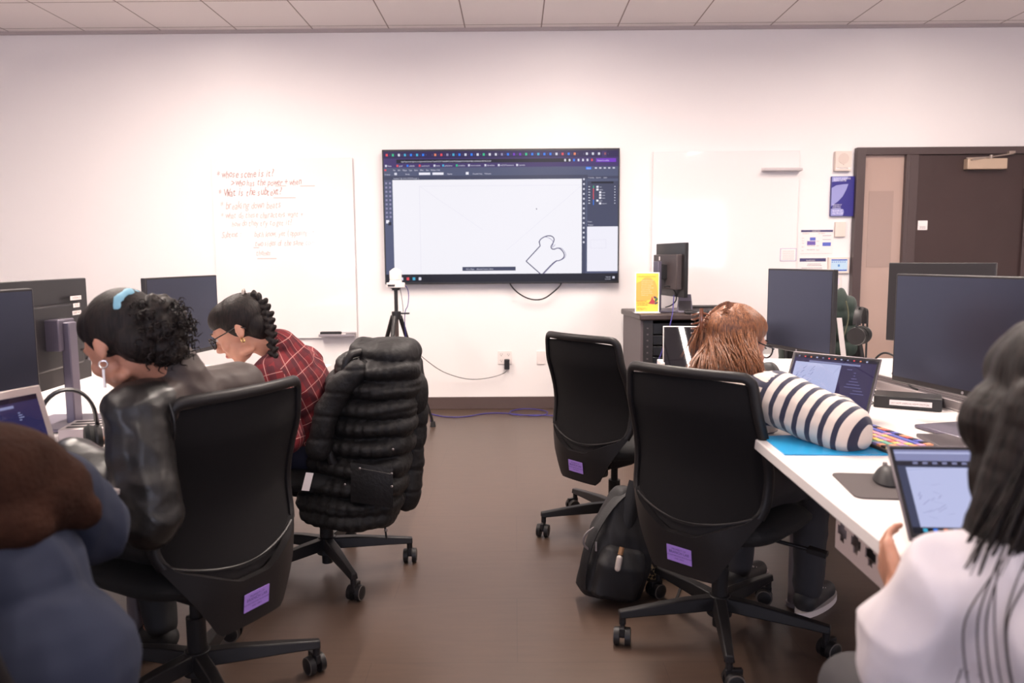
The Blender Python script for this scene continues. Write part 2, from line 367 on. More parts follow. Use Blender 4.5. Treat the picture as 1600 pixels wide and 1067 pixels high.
for i, c in enumerate([E_RED, E_GRN, E_TXT, E_CYAN, E_BLUE, E_CYAN, E_BLUE, E_NAVY, E_ORG, E_RED, E_INKL, E_CYAN, E_BLUE, E_TXT, E_BLUE, E_TXT, E_GRN, E_TXT, E_TXT, E_INKL, E_BLUE, E_VIO, E_VIO, E_GRN, E_BLUE, E_CYAN, E_BLUE, E_BLUE, E_TXT, E_RED, E_BLUE, E_ORG, E_NAVY, E_TXT, E_TXT, E_TXT, E_ORG]):
    u = .010+i*.0258; R_(u, .018, u+.009, .036, c, 3); R_(u+.017, .022, u+.0178, .032, E_INKL, 3)
R_(.93, .008, .95, .052, E_PUR, 3)
T_(.075, .082, 'https://hyperstream.apporto.com/hyperstream/?sessionid=7qm4a0c9e25d1734b6e8f9a2c5b1d0e7f43a9c8b6d5e2f1a0b7c4d3e6f9a8b2c1d0e5f4a3b6c7d8e9f0a1b2c3d4', .0175, sx=.62)
R_(.905, .062, .99, .09, E_VIO, 3); T_(.91, .083, 'Relaunch to update', .017, sx=.72)
for i, c in enumerate([E_TXT, E_TXT, E_BLUE, E_TXT, E_TXT, E_TXT, E_RED]): u = .77+i*.019; R_(u, .065, u+.007, .083, c, 3)
for u, s_, c in ((.006, 'Inbox', E_TXT), (.055, 'gmail', E_RED), (.098, 'calendar', E_BLUE), (.15, 'coursework', E_RED), (.213, 'notes', E_TXT), (.25, 'printcenter', E_CYAN), (.308, 'ai website', E_GRN), (.36, 'school website', E_TXT), (.43, 'lab website', E_TXT), (.487, 'wk2107-homework', E_TXT), (.565, 'textwork', E_TXT)):
    R_(u, .1, u+.008, .116, c, 3); T_(u+.011, .1145, s_, .018, sx=.75)
for u, s_ in ((.04, 'File'), (.06, 'Edit'), (.08, 'Object'), (.107, 'Type'), (.13, 'Select'), (.155, 'Effect'), (.18, 'View'), (.2, 'Window'), (.227, 'Help')): T_(u, .147, s_, .017, sx=.75)
R_(.003, .134, .011, .146, E_RED, 3); T_(.003, .178, 'No selection', .015, sx=.6)
R_(.045, .16, .056, .178, E_TXT, 3); T_(.092, .177, 'Stroke:', .017, sx=.75); R_(.15, .160, .198, .178, E_W, 3); R_(.208, .160, .255, .178, E_W, 3); T_(.27, .177, 'Opacity:', .017, sx=.75); R_(.35, .158, .362, .178, E_W, 3); T_(.38, .177, 'Document Setup', .017, sx=.65); T_(.43, .177, 'Preferences', .017, sx=.65)
T_(.04, .209, 'Untitled-1* @ 100 % (CMYK/Preview)  x', .0165, sx=.75)
R_(.862, .126, .885, .145, E_BLUE, 3); T_(.866, .1425, 'Share', .018, sx=.75)
for i in range(5): R_(.9+i*.019, .13, .909+i*.019, .14, E_TXT, 3)
for u, s_ in ((.872, 'Properties'), (.905, 'Libraries'), (.937, 'Layers')): T_(u, .212, s_, .015, sx=.75)
for r in range(9):
    for c in (0, 1): R_(.005+c*.016, .232+r*.032, .013+c*.016, .247+r*.032, E_INKL, 3)
R_(.005, .52, .018, .545, E_W, 3); R_(.014, .535, .027, .56, E_DK, 3)
for r in range(14): R_(.850, .212+r*.037, .857, .226+r*.037, E_TXT, 3)
for r, (c, ind, s_) in enumerate([(E_GRN, 0, 'toast'), (E_RED, 0, 'outlines'), (E_RED, 1, 'stroke'), (E_RED, 1, 'stroke'), (E_RED, 1, 'stroke'), (E_BLUE, 0, 'sketch'), (E_BLUE, 1, 'reference')]):
    v = .268+r*.021; R_(.893, v, .896, v+.021, c, 4); R_(.907+ind*.012, v+.002, .916+ind*.012, v+.017, E_W, 4); T_(.919+ind*.012, v+.015, s_, .013, sx=.75); R_(.873, v+.005, .88, v+.011, E_TXT, 4); R_(.984, v+.005, .988, v+.012, E_TXT, 4)
T_(.87, .547, '2 Layers', .014, sx=.75); T_(.871, .572, 'Navigator', .015, sx=.75)
for a_ in ((.883, .68, .95, .682), (.883, .745, .95, .747), (.883, .68, .884, .747), (.949, .68, .95, .747)): R_(*a_, E_FAINT, 4)
R_(.33, .885, .56, .915, E_PAN, 5); T_(.345, .907, 'Add a Shape     Generate Vectors (Beta)', .017, k=6, sx=.8)
for i, c in enumerate([E_TXT, E_RED, E_CYAN, E_TXT]): R_(.062+i*.026, .963, .073+i*.026, .985, c, 4)
T_(.948, .975, '10:58 AM', .014, sx=.75); T_(.945, .991, '10/15/2024', .014, sx=.75); R_(.978, .965, .988, .982, E_TXT, 4)
for a_ in ((.15, .262, .842, .2635), (.15, .262, .151, .94)): R_(*a_, E_FAINT, 3)
def pen(pts, wd, m, k=5):                                  # a drawn line on the picture: a ribbon of quads
    mb.use(m); P = [V((SX(u), TY-.0006*k, SZ(v))) for u, v in pts]
    for _ in range(2):
        q = [P[0]]
        for a, b in zip(P, P[1:]): q += [a*.75+b*.25, a*.25+b*.75]
        P = q+[P[-1]]
    L = []; Rr = []
    for i, p in enumerate(P):
        d = P[min(i+1, len(P)-1)]-P[max(i-1, 0)]; n = V((-d.z, 0, d.x)).normalized()*wd/2; L.append(p+n); Rr.append(p-n)
    mb.add(L+Rr, [(i, i+1, len(P)+i+1, len(P)+i) for i in range(len(P)-1)])
for k_ in range(14):                                       # faint guide diagonals of the placed sketch
    pass
pen([(.15, .262), (.42, .60)], .0016, E_FAINT, 4); pen([(.842, .27), (.52, .76)], .0016, E_FAINT, 4)
# the slice of toast sketched at lower right of the drawing
def UV(px, py): return ((px-58)/(1532-58), (py-68)/(900-68))   # from the 1600-wide enlargement of the photo
def crn(L): return [p for q in L for p in ([q[:2]]*(q[2] if len(q) > 2 else 1))]
toast = [(1042, 853, 3), (950, 770, 4), (1040, 672, 3), (1032, 640), (1060, 615), (1105, 604), (1132, 625), (1122, 655), (1105, 680), (1120, 698), (1160, 682), (1190, 715), (1195, 745), (1165, 768), (1135, 768), (1055, 853, 3)]
toast = crn(toast)
pen([UV(*p) for p in toast], .0075, E_INK); pen([UV(p[0]+9, p[1]-2) for p in toast[16:]], .004, E_INKL)
pen([UV(*p) for p in [(1030, 650), (1042, 625), (1075, 610), (1128, 640), (1112, 690), (1135, 665)]], .004, E_INKL)
pen([UV(1016, 432), UV(1019, 440)], .006, E_INK)
mb.keepn = True
sc_ = mb.build('screen', None, t, smooth=False, world=True)
tv = t
# glass boards
MGB = mat('glass_board', (.845, .80, .785), .06, spec=.5)
MINK = mat('marker_ink', s2l(172, 132, 126), .6); MINK2 = mat('marker_ink_faint', s2l(204, 174, 168), .6); MALU = mat('aluminium', s2l(178, 168, 168), .35, .6)
t = thing('glass_board', 'white glass writing board covered in handwritten notes left of the screen', 'whiteboard', (-1.895, WY, 0))
bd = MB().box((-1.896, WY-.018, 1.35), (1.155, .010, 1.475), rot=(0, 0, 0)).build('board_panel', MGB, t, bevel=.002, world=True)
for x in (-2.40, -1.39):
    for z in (.68, 2.02): MB().cyl((x, WY-.0135, z), (x, WY-.001, z), .012).build('standoff', MALU, t, world=True)
rows = [(338, 278, '* whose scene is it?', .082, 1), (360, 291, '> who has the power + when', .074, 1), (341, 307, '* What is the subtext?', .082, 1), (344, 327, '* breaking down beats', .08, 0), (345, 342, '* what do these characters want +', .068, 0),
        (362, 354, 'how do they try to get it?', .066, 0), (346, 371, 'Subtext :', .064, 0), (397, 370, 'both know, yet (opposing) +', .062, 0), (398, 385, 'two sides of the same coin', .064, 0), (400, 399, 'themes', .062, 0)]
mb = MB()
for px, py, s_, sz, dk in rows:
    p = at(px, py, WY-.024); mb.use(MINK if dk else MINK2); x = 0
    for k, ch in enumerate(s_):
        mb.text(ch, sz*random.uniform(.92, 1.12), TM((p.x+x, p.y, p.z+random.uniform(-.006, .006)+k*.0004), rx=pi/2, ry=random.uniform(-.1, .06)), shear=.28, sx=.66)
        x += sz*.66*(.34 if ch in 'il:,. ' else .28 if ch == ' ' else .62 if ch in 'wm' else .47)
for (a, b), (c, d) in (((430, 291), (447, 290)), ((469, 290), (492, 291)), ((427, 309), (462, 309)), ((396, 387), (405, 387)), ((402, 404), (432, 404))):
    p = at(a, b, WY-.024); q = at(c, d, WY-.024); mb.use(MINK2); mb.box((p+q)/2, (q.x-p.x, .0005, .006))
mb.keepn = True; mb.build('handwriting', None, bd, smooth=False, world=True)
def tray(name, loc, L, m, label, grp='marker trays'):
    t = thing(name, label, 'tray', loc)
    mb = MB(); mb.box((0, -.035, 0), (L, .07, .008)); mb.box((0, -.067, .008), (L, .006, .018)); mb.box((0, -.003, .012), (L, .006, .03)); mb.build('shelf', m, t, bevel=.0015); return t
p = at(529, 524, WY-.024); tray('marker_tray', (p.x, WY-.024, p.z), .30, MALU, 'small aluminium marker tray at the lower right of the written board')
er = MB().box((0, 0, .016), (.17, .045, .03)).build('board_eraser', MBLKM, bevel=.004); er.location = (p.x-.055, WY-.06, p.z+.0045); tag(er, 'black felt board eraser lying on the marker tray', 'eraser')
for k, (dx, m) in enumerate(((.065, MWP), (.115, MBLK))):
    t2 = thing('marker_pen', 'white barrelled marker beside the eraser' if k == 0 else 'black capped marker at the right end of the tray', 'marker', (p.x+dx, WY-.05-.012*k, p.z+.0125))
    MB().cyl((-.022, 0, 0), (.03, 0, 0), .0075, n=12).build('barrel', m, t2); MB().cyl((-.045, 0, 0), (-.022, 0, 0), .0078, n=12).build('cap', MWP if k == 0 else MBLK, t2)
t = thing('glass_board', 'blank white glass writing board right of the screen', 'whiteboard', (1.727, WY, 0))
MB().box((1.727, WY-.018, 1.37), (1.19, .010, 1.495)).build('board_panel', MGB, t, bevel=.002, world=True)
for x in (1.2, 2.25):
    for z in (.70, 2.04): MB().cyl((x, WY-.0135, z), (x, WY-.001, z), .012).build('standoff', MALU, t, world=True)
p = at(1220, 273, WY-.03); tray('marker_tray', (p.x, WY-.024, p.z+.03), .31, mat('tray_grey', s2l(205, 195, 195), .3), 'empty grey marker tray high on the blank board, seen from below')
# small things by the door
def plate(name, px0, py0, px1, py1, d, m, label, cat, bev=.003, parent=None, behind=0.0):
    a = at(px0, py0, WY-behind); b = at(px1, py1, WY-behind); x = (a.x+b.x)/2; z = (a.z+b.z)/2
    t = thing(name, label, cat, (x, WY-behind, z)); W_ = abs(b.x-a.x); H_ = abs(a.z-b.z)
    return t, W_, H_
t, W_, H_ = plate('wall_speaker', 1303, 237, 1327, 268, .03, MWP, 'small square cream wall speaker with round grille by the door frame', 'speaker')
MCR = mat('cream_plastic', s2l(226, 210, 200), .5)
MB().box((0, -.02, 0), (W_, .04, H_)).build('housing', MCR, t, bevel=.004)
mb = MB(); mb.use(mat('grille_cream', s2l(214, 197, 187), .7)); mb.cyl((0, -.0395, .02), (0, -.042, .02), .043, n=32); mb.build('grille', None, t)
mb = MB(); mb.box((0, -.0405, -H_*.36), (W_*.92, .001, .014)); mb.build('label_strip', mat('label_white', s2l(236, 228, 224), .5), t, smooth=False)
mb = MB(); mb.use(mat('tiny_print', s2l(130, 110, 106), .6)); mb.text('EMERGENCY SPEAKER', .009, TM((-.054, -.0416, -H_*.36+.001), rx=pi/2)); mb.text('DO NOT COVER', .009, TM((-.03, -.0416, -H_*.36-.006), rx=pi/2)); mb.box((0, -.041, -.028), (.006, .002, .004)); mb.build('print', None, t, smooth=False)
t, W_, H_ = plate('wall_sign', 1298, 276, 1331, 338, .02, None, 'dark blue sign with a pale leaf shape mounted beside the door', 'sign')
MB().box((0, -.014, 0), (W_, .028, H_)).build('sign_panel', mat('sign_blue', s2l(48, 44, 128), .3), t, bevel=.002)
mb = MB(); mb.use(mat('sign_lilac', s2l(148, 150, 204), .35))
w2, h2 = W_/2, H_/2
def leaf(pts, y=-.0285): mb.add([(x*w2, y, z*h2) for x, z in pts], [tuple(range(len(pts)))])
leaf([(-1, .42), (-.6, .55), (0, .6), (.45, .62), (.3, .35), (.0, .0), (-.4, -.25), (-1, -.5)])
leaf([(-1, .98), (.45, .98), (.3, .85), (-.1, .78), (-1, .72)]); leaf([(-1, -.98), (.05, -.98), (.15, -.8), (.1, -.65), (-.4, -.6), (-1, -.62)])
mb.use(mat('sign_white', s2l(235, 232, 245), .4))
for k, (s_, z, sz) in enumerate((('SUSAN P. ANDREWS', .84, .021), ('MEDIA CENTER', .74, .021), ('DEPARTMENT OF', -.45, .013), ('COMPUTING &', -.53, .013), ('DESIGN STUDIO', -.61, .013), ('ROOM 37', -.78, .026), ('ALL IN LAB', -.9, .024))):
    mb.text(s_, sz, TM((-w2*.86, -.0292, z*h2), rx=pi/2), sx=.72)
mb.keepn = True; mb.build('sign_face', None, t, smooth=False)
t, W_, H_ = plate('wall_plate', 1304, 347, 1319, 370, .02, MWP, 'small blank cream wall box under the blue sign', 'wall plate'); MB().box((0, -.012, 0), (W_, .024, H_)).build('cover', MCR, t, bevel=.003)
mb = MB(); [mb.box((x*W_, -.0245, 0), (.0012, .001, H_*.9)) for x in (-.2, 0, .2)]; mb.build('rib', MCR, t, smooth=False)
MPAP = mat('paper', s2l(240, 230, 228), .7); MNAV = mat('print_navy', s2l(66, 62, 106), .6); MPB = mat('print_blue', s2l(90, 104, 190), .6); MPP = mat('print_purple', s2l(112, 92, 170), .6); MPR = mat('print_red', s2l(226, 132, 120), .6); MPG = mat('print_grey', s2l(150, 136, 142), .6)
def sheet_of(px0, py0, px1, py1, label, draw, behind=0.0):
    t, W_, H_ = plate('notice_sheet', px0, py0, px1, py1, 0, None, label, 'notice', behind=behind)
    MB().box((0, -.0012, 0), (W_, .002, H_)).build('paper', MPAP, t, smooth=False)
    mb = MB(); draw(mb, W_, H_); mb.keepn = True; mb.build('print', None, t, smooth=False)
def d1(mb, W_, H_):
    def q(u0, v0, u1, v1, m, k=0): flat(mb, (u0-.5)*W_, (u1-.5)*W_, (.5-v1)*H_, (.5-v0)*H_, -.0026-.0004*k, m)
    def tx(u, v, s_, sz, m): mb.use(m); mb.text(s_, sz, TM(((u-.5)*W_, -.0034, (.5-v)*H_), rx=pi/2), sx=.8)
    q(.03, .01, .98, .09, MNAV); tx(.36, .075, 'ADOBE KEYS', .014, MPAP); tx(.08, .16, 'ILLUSTRATOR', .011, MPR); tx(.55, .16, 'PHOTOSHOP', .011, MPR)
    q(.3, .29, .47, .41, MPB); q(.22, .43, .47, .58, MPP); q(.68, .48, .93, .62, MPB)
    for u, v, w_ in ((.68, .22, .25), (.68, .37, .25), (.22, .6, .24), (.22, .75, .24)): q(u, v, u+w_, v+.012, MNAV)
    for v, s_ in ((.33, 'Copy'), (.43, 'Paste'), (.52, 'Undo'), (.66, 'Zoom'), (.8, 'Save')): tx(.06, v, s_, .011, MPG)
    for v, s_ in ((.45, 'Brush'), (.62, 'Layer'), (.78, 'Export')): tx(.5, v, s_, .012, MPR)
    q(.03, .9, .97, .908, MPG)
sheet_of(1250, 359, 1301, 400, 'notice sheet with blue and purple blocks above the framed keypad level', d1)
def d2(mb, W_, H_):
    def q(u0, v0, u1, v1, m, k=0): flat(mb, (u0-.5)*W_, (u1-.5)*W_, (.5-v1)*H_, (.5-v0)*H_, -.0026-.0004*k, m)
    q(.03, .01, .92, .1, MNAV); mb.use(MPAP); mb.text('ROOM RULES', .015, TM(((.25-.5)*W_, -.0034, (.5-.085)*H_), rx=pi/2), sx=.8)
    for v, a, b in ((.16, .3, .75), (.2, .28, .78), (.27, .1, .8), (.31, .1, .8), (.38, .1, .85), (.42, .1, .8)): q(a, v, b, v+.014, MPG)
sheet_of(1248, 403, 1292, 460, 'notice sheet with a navy heading partly behind the small tilted monitor', d2)
def d3(mb, W_, H_):
    for v in (.2, .35, .5, .65, .8): flat(mb, -.36*W_, .36*W_, (.5-v)*H_, (.5-v-.05)*H_, -.0026, mat('print_pale', s2l(206, 186, 184), .6))
    for a in ((-.5, .5, .45, .5), (-.5, .5, -.5, -.45), (-.5, -.45, -.5, .5), (.45, .5, -.5, .5)): flat(mb, a[0]*W_, a[1]*W_, a[2]*H_, a[3]*H_, -.0024, mat('print_lilac', s2l(186, 174, 200), .6))
sheet_of(1219, 388, 1244, 408, 'small lilac bordered note stuck on the blank board', d3, behind=.0235)
t, W_, H_ = plate('touch_panel', 1293, 402, 1325, 427, .02, MWP, 'small lit wall touch panel beside the door frame', 'control panel')
MB().box((0, -.011, 0), (W_, .022, H_)).build('bezel', MCR, t, bevel=.003)
mb = MB(); flat(mb, -W_*.38, W_*.4, -H_*.36, H_*.38, -.0226, em('panel_screen', s2l(222, 238, 255), 1.0)); flat(mb, -W_*.36, W_*.38, H_*.3, H_*.37, -.0232, em('panel_blue', s2l(64, 90, 200), 1)); flat(mb, -W_*.36, W_*.38, -H_*.34, -H_*.27, -.0232, em('panel_blue', (0, 0, 0)))
for i in range(7): flat(mb, (-.34+i*.1)*W_, (-.30+i*.1)*W_, H_*.18, H_*.24, -.0232, em('panel_blue', (0, 0, 0)))
flat(mb, -.05*W_, .04*W_, -H_*.08, H_*.06, -.0232, em('panel_icon', s2l(100, 150, 215), 1)); mb.keepn = True; mb.build('display', None, t, smooth=False)
t, W_, H_ = plate('light_switch', 1301, 430, 1314, 450, .01, MWP, 'white light switch plate under the touch panel', 'switch')
MB().box((0, -.004, 0), (W_, .008, H_)).build('plate', MWP, t, bevel=.002); MB().box((0, -.009, .004), (W_*.4, .006, H_*.5)).build('rocker', mat('switch_lilac', s2l(232, 220, 236), .4), t, bevel=.001)
mb = MB(); mb.box((0, -.0085, -H_*.34), (.012, .001, .006)); mb.build('indicator', MBLK, t, smooth=False)
mb = MB(); mb.use(mat('tiny_print', (0, 0, 0))); mb.text('LIGHTS UP/DOWN', .010, TM((-.045, -.0012, -H_/2-.016), rx=pi/2)); mb.build('print', None, t, smooth=False)
# door closer and small notice on the door
t = thing('door_closer', 'metal door closer box with a jointed arm at the top of the door', 'door closer', (3.72, WY-.04, 1.99))
p = at(1541, 256, WY-.08); t.location = (p.x, WY-.039, p.z)
mb = MB(); mb.box((0, -.03, 0), (.32, .06, .085)); mb.build('housing', mat('closer_cream', s2l(196, 172, 150), .4, .25), t, bevel=.005)
mb = MB(); mb.box((.04, -.05, .056), (.36, .018, .010), rot=(0, -.14, .1)); mb.box((-.06, -.05, .05), (.2, .016, .008), rot=(0, -.03, -.1)); mb.cyl((.03, -.05, .04), (.03, -.05, .07), .013); mb.box((.2, -.025, .09), (.05, .05, .02)); mb.build('arm', MSS, t, bevel=.001)
t = thing('notice_sheet', 'small square white notice stuck on the brown door', 'notice', (0, 0, 0)); p = at(1441.5, 352, WY-.04); t.location = (p.x, WY-.039, p.z)
MB().box((0, -.0012, 0), (.078, .002, .076)).build('paper', MPAP, t, smooth=False)
mb = MB(); [flat(mb, -.025, .025, z, z+.003, -.0026, MPG) for z in (-.012, -.02, -.028)]; mb.keepn = True; mb.build('print', None, t, smooth=False)
# outlets low on the wall
t, W_, H_ = plate('wall_outlet', 778, 548, 800, 569, .01, MWP, 'double white wall outlet with a black adapter plugged in', 'outlet')
MB().box((0, -.004, 0), (W_, .008, H_)).build('plate', MWP, t, bevel=.002)
for x in (-.03, .03):
    for z in (-.025, .025):
        mb = MB()
        for dx in (-.007, .007): mb.box((x+dx, -.0085, z+.004), (.0025, .001, .010))
        mb.cyl((x, -.0080, z-.008), (x, -.0092, z-.008), .003, n=10); mb.build('socket', MBLKM, t, smooth=False)
ox, oz = t.location.x, t.location.z
t, W_, H_ = plate('wall_plate', 839, 548, 852, 569, .01, MWP, 'blank white wall plate right of the outlet', 'wall plate'); MB().box((0, -.004, 0), (W_, .008, H_)).build('cover', MWP, t, bevel=.002)
mb = MB(); [mb.cyl((0, -.0079, z), (0, -.0092, z), .004, n=10) for z in (-.045, .045)]; mb.build('screw', MCR, t)
# adapter with its cord to the tripod camera
p = at(792, 569, WY-.03); t = thing('power_adapter', 'black plug adapter in the wall outlet with a thin cord', 'adapter', (p.x, WY-.009, p.z))
MB().box((0, -.022, .0), (.043, .044, .085)).build('adapter_body', MBLK, t, bevel=.004)
cp = [at(*q, y) for *q, y in ((792, 579, 6.36), (788, 583, 6.355), (775, 588, 6.35), (755, 592, 6.35), (738, 593, 6.35), (722, 591, 6.34), (705, 586, 6.3), (690, 580, 6.25), (675, 570, 6.15), (660, 558, 6.05), (649, 548, 5.95))]
MB().tube(cp, .0028, n=6, smooth=2).build('cord', MBLKM, t, world=True)
# cable loop hanging under the display
cp = [at(*q, WY-.07) for q in ((795, 439), (800, 449), (812, 460), (826, 467), (840, 469), (852, 466), (864, 457), (875, 447), (878, 440))]
tag(MB().tube(cp, .006, n=8, smooth=2).build('display_cable', MBLKM), 'black cable looping below the wall screen', 'cable')
# the blue network cable on the floor
MBLU = mat('blue_cable', s2l(62, 54, 128), .45)
px = [(660, 634), (668, 645), (690, 651), (715, 652), (735, 650), (755, 646), (775, 645), (800, 646), (830, 650), (850, 649), (858, 644), (845, 640), (820, 638), (800, 641), (795, 645), (805, 649), (840, 648), (875, 650), (905, 655), (930, 652)]
cp = [at(a, b, z=.006+.004*(i > 9)) for i, (a, b) in enumerate(px)]; cp[0].z = .02
for c_ in cp: c_.y = min(c_.y, RY1-.04)
tag(MB().tube(cp, .0042, n=8, smooth=2).build('network_cable', MBLU), 'blue network cable looped on the floor below the screen', 'cable')
# ------------------------------------------------------------------ mesh-back task chairs
MMESH = mat('chair_mesh', (.0085, .0075, .0080), .9, bump=(900, .2), spec=.15); MFR = mat('chair_frame', (.011, .0095, .010), .45, spec=.3); MSHELL = mat('chair_shell', (.020, .017, .017), .5, spec=.35)
MSEAT = mat('chair_seat', (.008, .0075, .008), .85, bump=(300, .2)); MRIM = mat('caster_rim', (.09, .075, .065), .4); MLAB = mat('lilac_label', s2l(150, 118, 198), .6); MLABT = mat('label_print', s2l(70, 50, 110), .6)
def wid(z): # half width of the backrest at height z
    pts = [(.40, .17), (.46, .205), (.53, .232), (.62, .236), (.78, .228), (.92, .214)]
    for (a, b), (c, d) in zip(pts, pts[1:]):
        if z <= c: return b+(d-b)*max(0, (z-a))/(c-a)
    return pts[-1][1]
def backy(u, z): # rear surface of the backrest
    t_ = (z-.44)/.5; return -.235+.035*sin(pi*min(1, max(0, t_*1.35)))-.055*max(0, t_-.35)+1.05*u*u
ZT = .925
def make_chair(label, x, y, alpha, star, group='mesh-back task chairs', labelled=True, lean=0.0):
    t = thing('task_chair', label, 'chair', (x, y, 0), -radians(alpha), group)
    # woven mesh
    def zl(u): return .50-.055*(1-(u/.23)**2)
    def P(a, b, off=0.0, inset=.012):
        u = -1+2*a; z0 = zl(u*.22); z1 = ZT-.012-.012*u*u; z = z0+(z1-z0)*b; uu = u*(wid(z)-inset); return V((uu, backy(uu, z)+off, z))
    MB().sheet(lambda a, b: P(a, b), 24, 24, .004).build('backrest_mesh', MMESH, t)
    # frame tube round the mesh
    pts = []
    for k in range(13): z = .50+(ZT-.03-.50)*k/12; pts.append((-wid(z), z))
    pts += [(-wid(.9)+.004, ZT-.016), (-wid(.9)+.018, ZT-.002)]
    for k in range(9): u = -.17+.34*k/8; pts.append((u, ZT+.002-.06*u*u))
    pts += [(wid(.9)-.018, ZT-.002), (wid(.9)-.004, ZT-.016)]
    for k in range(13): z = ZT-.03-(ZT-.03-.50)*k/12; pts.append((wid(z), z))
    fr = MB().tube([V((u, backy(u, z)-.002, z)) for u, z in pts], .0125, n=10, smooth=1, sq=(.9, 1.25)).build('back_frame', MFR, t)
    # lumbar panel under the mesh
    def vin(u): return .415+max(0, abs(u)-.05)*.46
    MB().sheet(lambda a, b: (lambda u: V((u, backy(u, .5)-.004, vin(u)+(zl(u)+.012-vin(u))*b)))(-.222+.444*a), 24, 6, .006).build('lumbar_panel', MSHELL, t)
    MB().tube([V((u, backy(u, .5)-.010, zl(u)+.008)) for u in [-.222+.444*k/24 for k in range(25)]], .004, n=6).build('lower_trim', MSHELL, t)
    # the deep V shaped yoke that carries the back
    def yk(a, b):
        u = -.234+.468*a; au = abs(u); hi = vin(u)+.004+max(0, au-.20)*.8; lo = .285+max(0, au-.11)*1.75; z = lo+(hi-lo)*b
        return V((u, backy(max(0, au-.07)*1.38, .5)-.004-.032*(1-(au/.234)**2)+.12*max(0, .40-z), z))
    yo = MB().sheet(yk, 32, 8, .022).build('back_yoke', MFR, t)
    mb = MB(); mb.box((0, -.165, .33), (.15, .10, .07)); mb.box((0, -.09, .345), (.12, .30, .055)); mb.build('seat_bracket', MFR, t, bevel=.012)
    if labelled:
        c = yk(.51, .5)+V((0, -.0020, 0)); c.y = min(c.y, yk(.5, .2).y); dd = yk(.5, .8)-yk(.5, .2); tl = atan2(-dd.y, dd.z); c = (yk(.5, .8)+yk(.5, .2))/2+V((0, -.0022, 0))
        lb = MB().box((0, 0, 0), (.088, .0016, .052)); l = lb.build('asset_label', MLAB, t, smooth=False, label='lilac asset label'); l.location = c; l.rotation_euler = (tl, 0, 0)
        l2 = MB(); l2.text('PROPERTY OF', .008, TM((0, -.0013, .013), rx=pi/2), 'CENTER'); l2.text('BRANCH LAB', .012, TM((0, -.0013, .002), rx=pi/2), 'CENTER'); l2.text('DO NOT REMOVE FROM ROOM', .0062, TM((0, -.0013, -.008), rx=pi/2), 'CENTER'); l2.text('ASSET 20814', .0062, TM((0, -.0013, -.017), rx=pi/2), 'CENTER')
        l2.build('print', MLABT, l, smooth=False)
    # seat cushion
    def st(a, b, top):
        u = -1+2*a; v = -1+2*b; r = (abs(u)**3.6+abs(v)**3.6)**(1/3.6); m_ = max(abs(u), abs(v)); k = m_/r if r > 1e-6 else 1
        x_ = u*k*.245; y_ = v*k*.235+.02; e = max(0, 1-m_**4)**.5
        front = max(0, v*k); z = (.44+.032*e-.035*front**3) if top else (.425-.045*e-.02*front**3)
        return V((x_, y_, z))
    mb = MB(); mb.sheet(lambda a, b: st(a, b, True), 24, 24); mb.sheet(lambda a, b: st(b, a, False), 24, 24)
    n = 25; 
    per = [(i, 0) for i in range(24)]+[(24, i) for i in range(24)]+[(24-i, 24) for i in range(24)]+[(0, 24-i) for i in range(24)]
    for (i, j), (i2, j2) in zip(per, per[1:]+per[:1]): mb.f.append((j*25+i, j2*25+i2, 625+i2*25+j2, 625+i*25+j)); mb.m.append(0)
    mb.build('seat', MSEAT, t, auto=60)
    mb = MB(); mb.box((0, .02, .352), (.17, .26, .05), top=(1.15, 1.1)); mb.box((0, .02, .325), (.10, .12, .03)); mb.build('tilt_mechanism', MFR, t, bevel=.01)
    mb = MB(); mb.cyl((.06, .06, .355), (.27, .09, .345), .0065, n=10); mb.box((.285, .092, .343), (.06, .035, .016), rot=(0, .1, .15)); mb.build('height_lever', MFR, t, bevel=.003)
    mb = MB(); mb.cyl((0, 0, .10), (0, 0, .245), .027, n=24); mb.cyl((0, 0, .24), (0, 0, .335), .016, n=20); mb.cyl((0, 0, .035), (0, 0, .10), .022, n=20); mb.build('gas_cylinder', MFR, t)
    mb = MB(); mb.cyl((0, 0, .075), (0, 0, .145), .042, .036, n=28)
    r = .335
    for k in range(5):
        a = radians(star+72*k)+radians(alpha); c, s = cos(a), sin(a)
        for q in range(2):
            pass
        secs = [(.02, .026, .098, .142), (.12, .024, .095, .138), (.25, .019, .092, .124), (r+.012, .016, .088, .112)]
        vs = []
        for rr, hw, z0, z1 in secs:
            for dx, z in ((-hw, z0), (hw, z0), (hw*.72, z1), (-hw*.72, z1)): vs.append(V((c*rr-s*dx, s*rr+c*dx, z)))
        fs = [(0, 1, 2, 3), (12, 15, 14, 13)]
        for j in range(3):
            for i in range(4): fs.append((j*4+i, (j+1)*4+i, (j+1)*4+(i+1) % 4, j*4+(i+1) % 4))
        mb.add(vs, fs); mb.cyl((c*r, s*r, .062), (c*r, s*r, .10), .0115, n=14)
    mb.build('star_base', MFR, t, bevel=.004)
    rnd = random.Random(int(abs(x*100)+abs(y*37)))
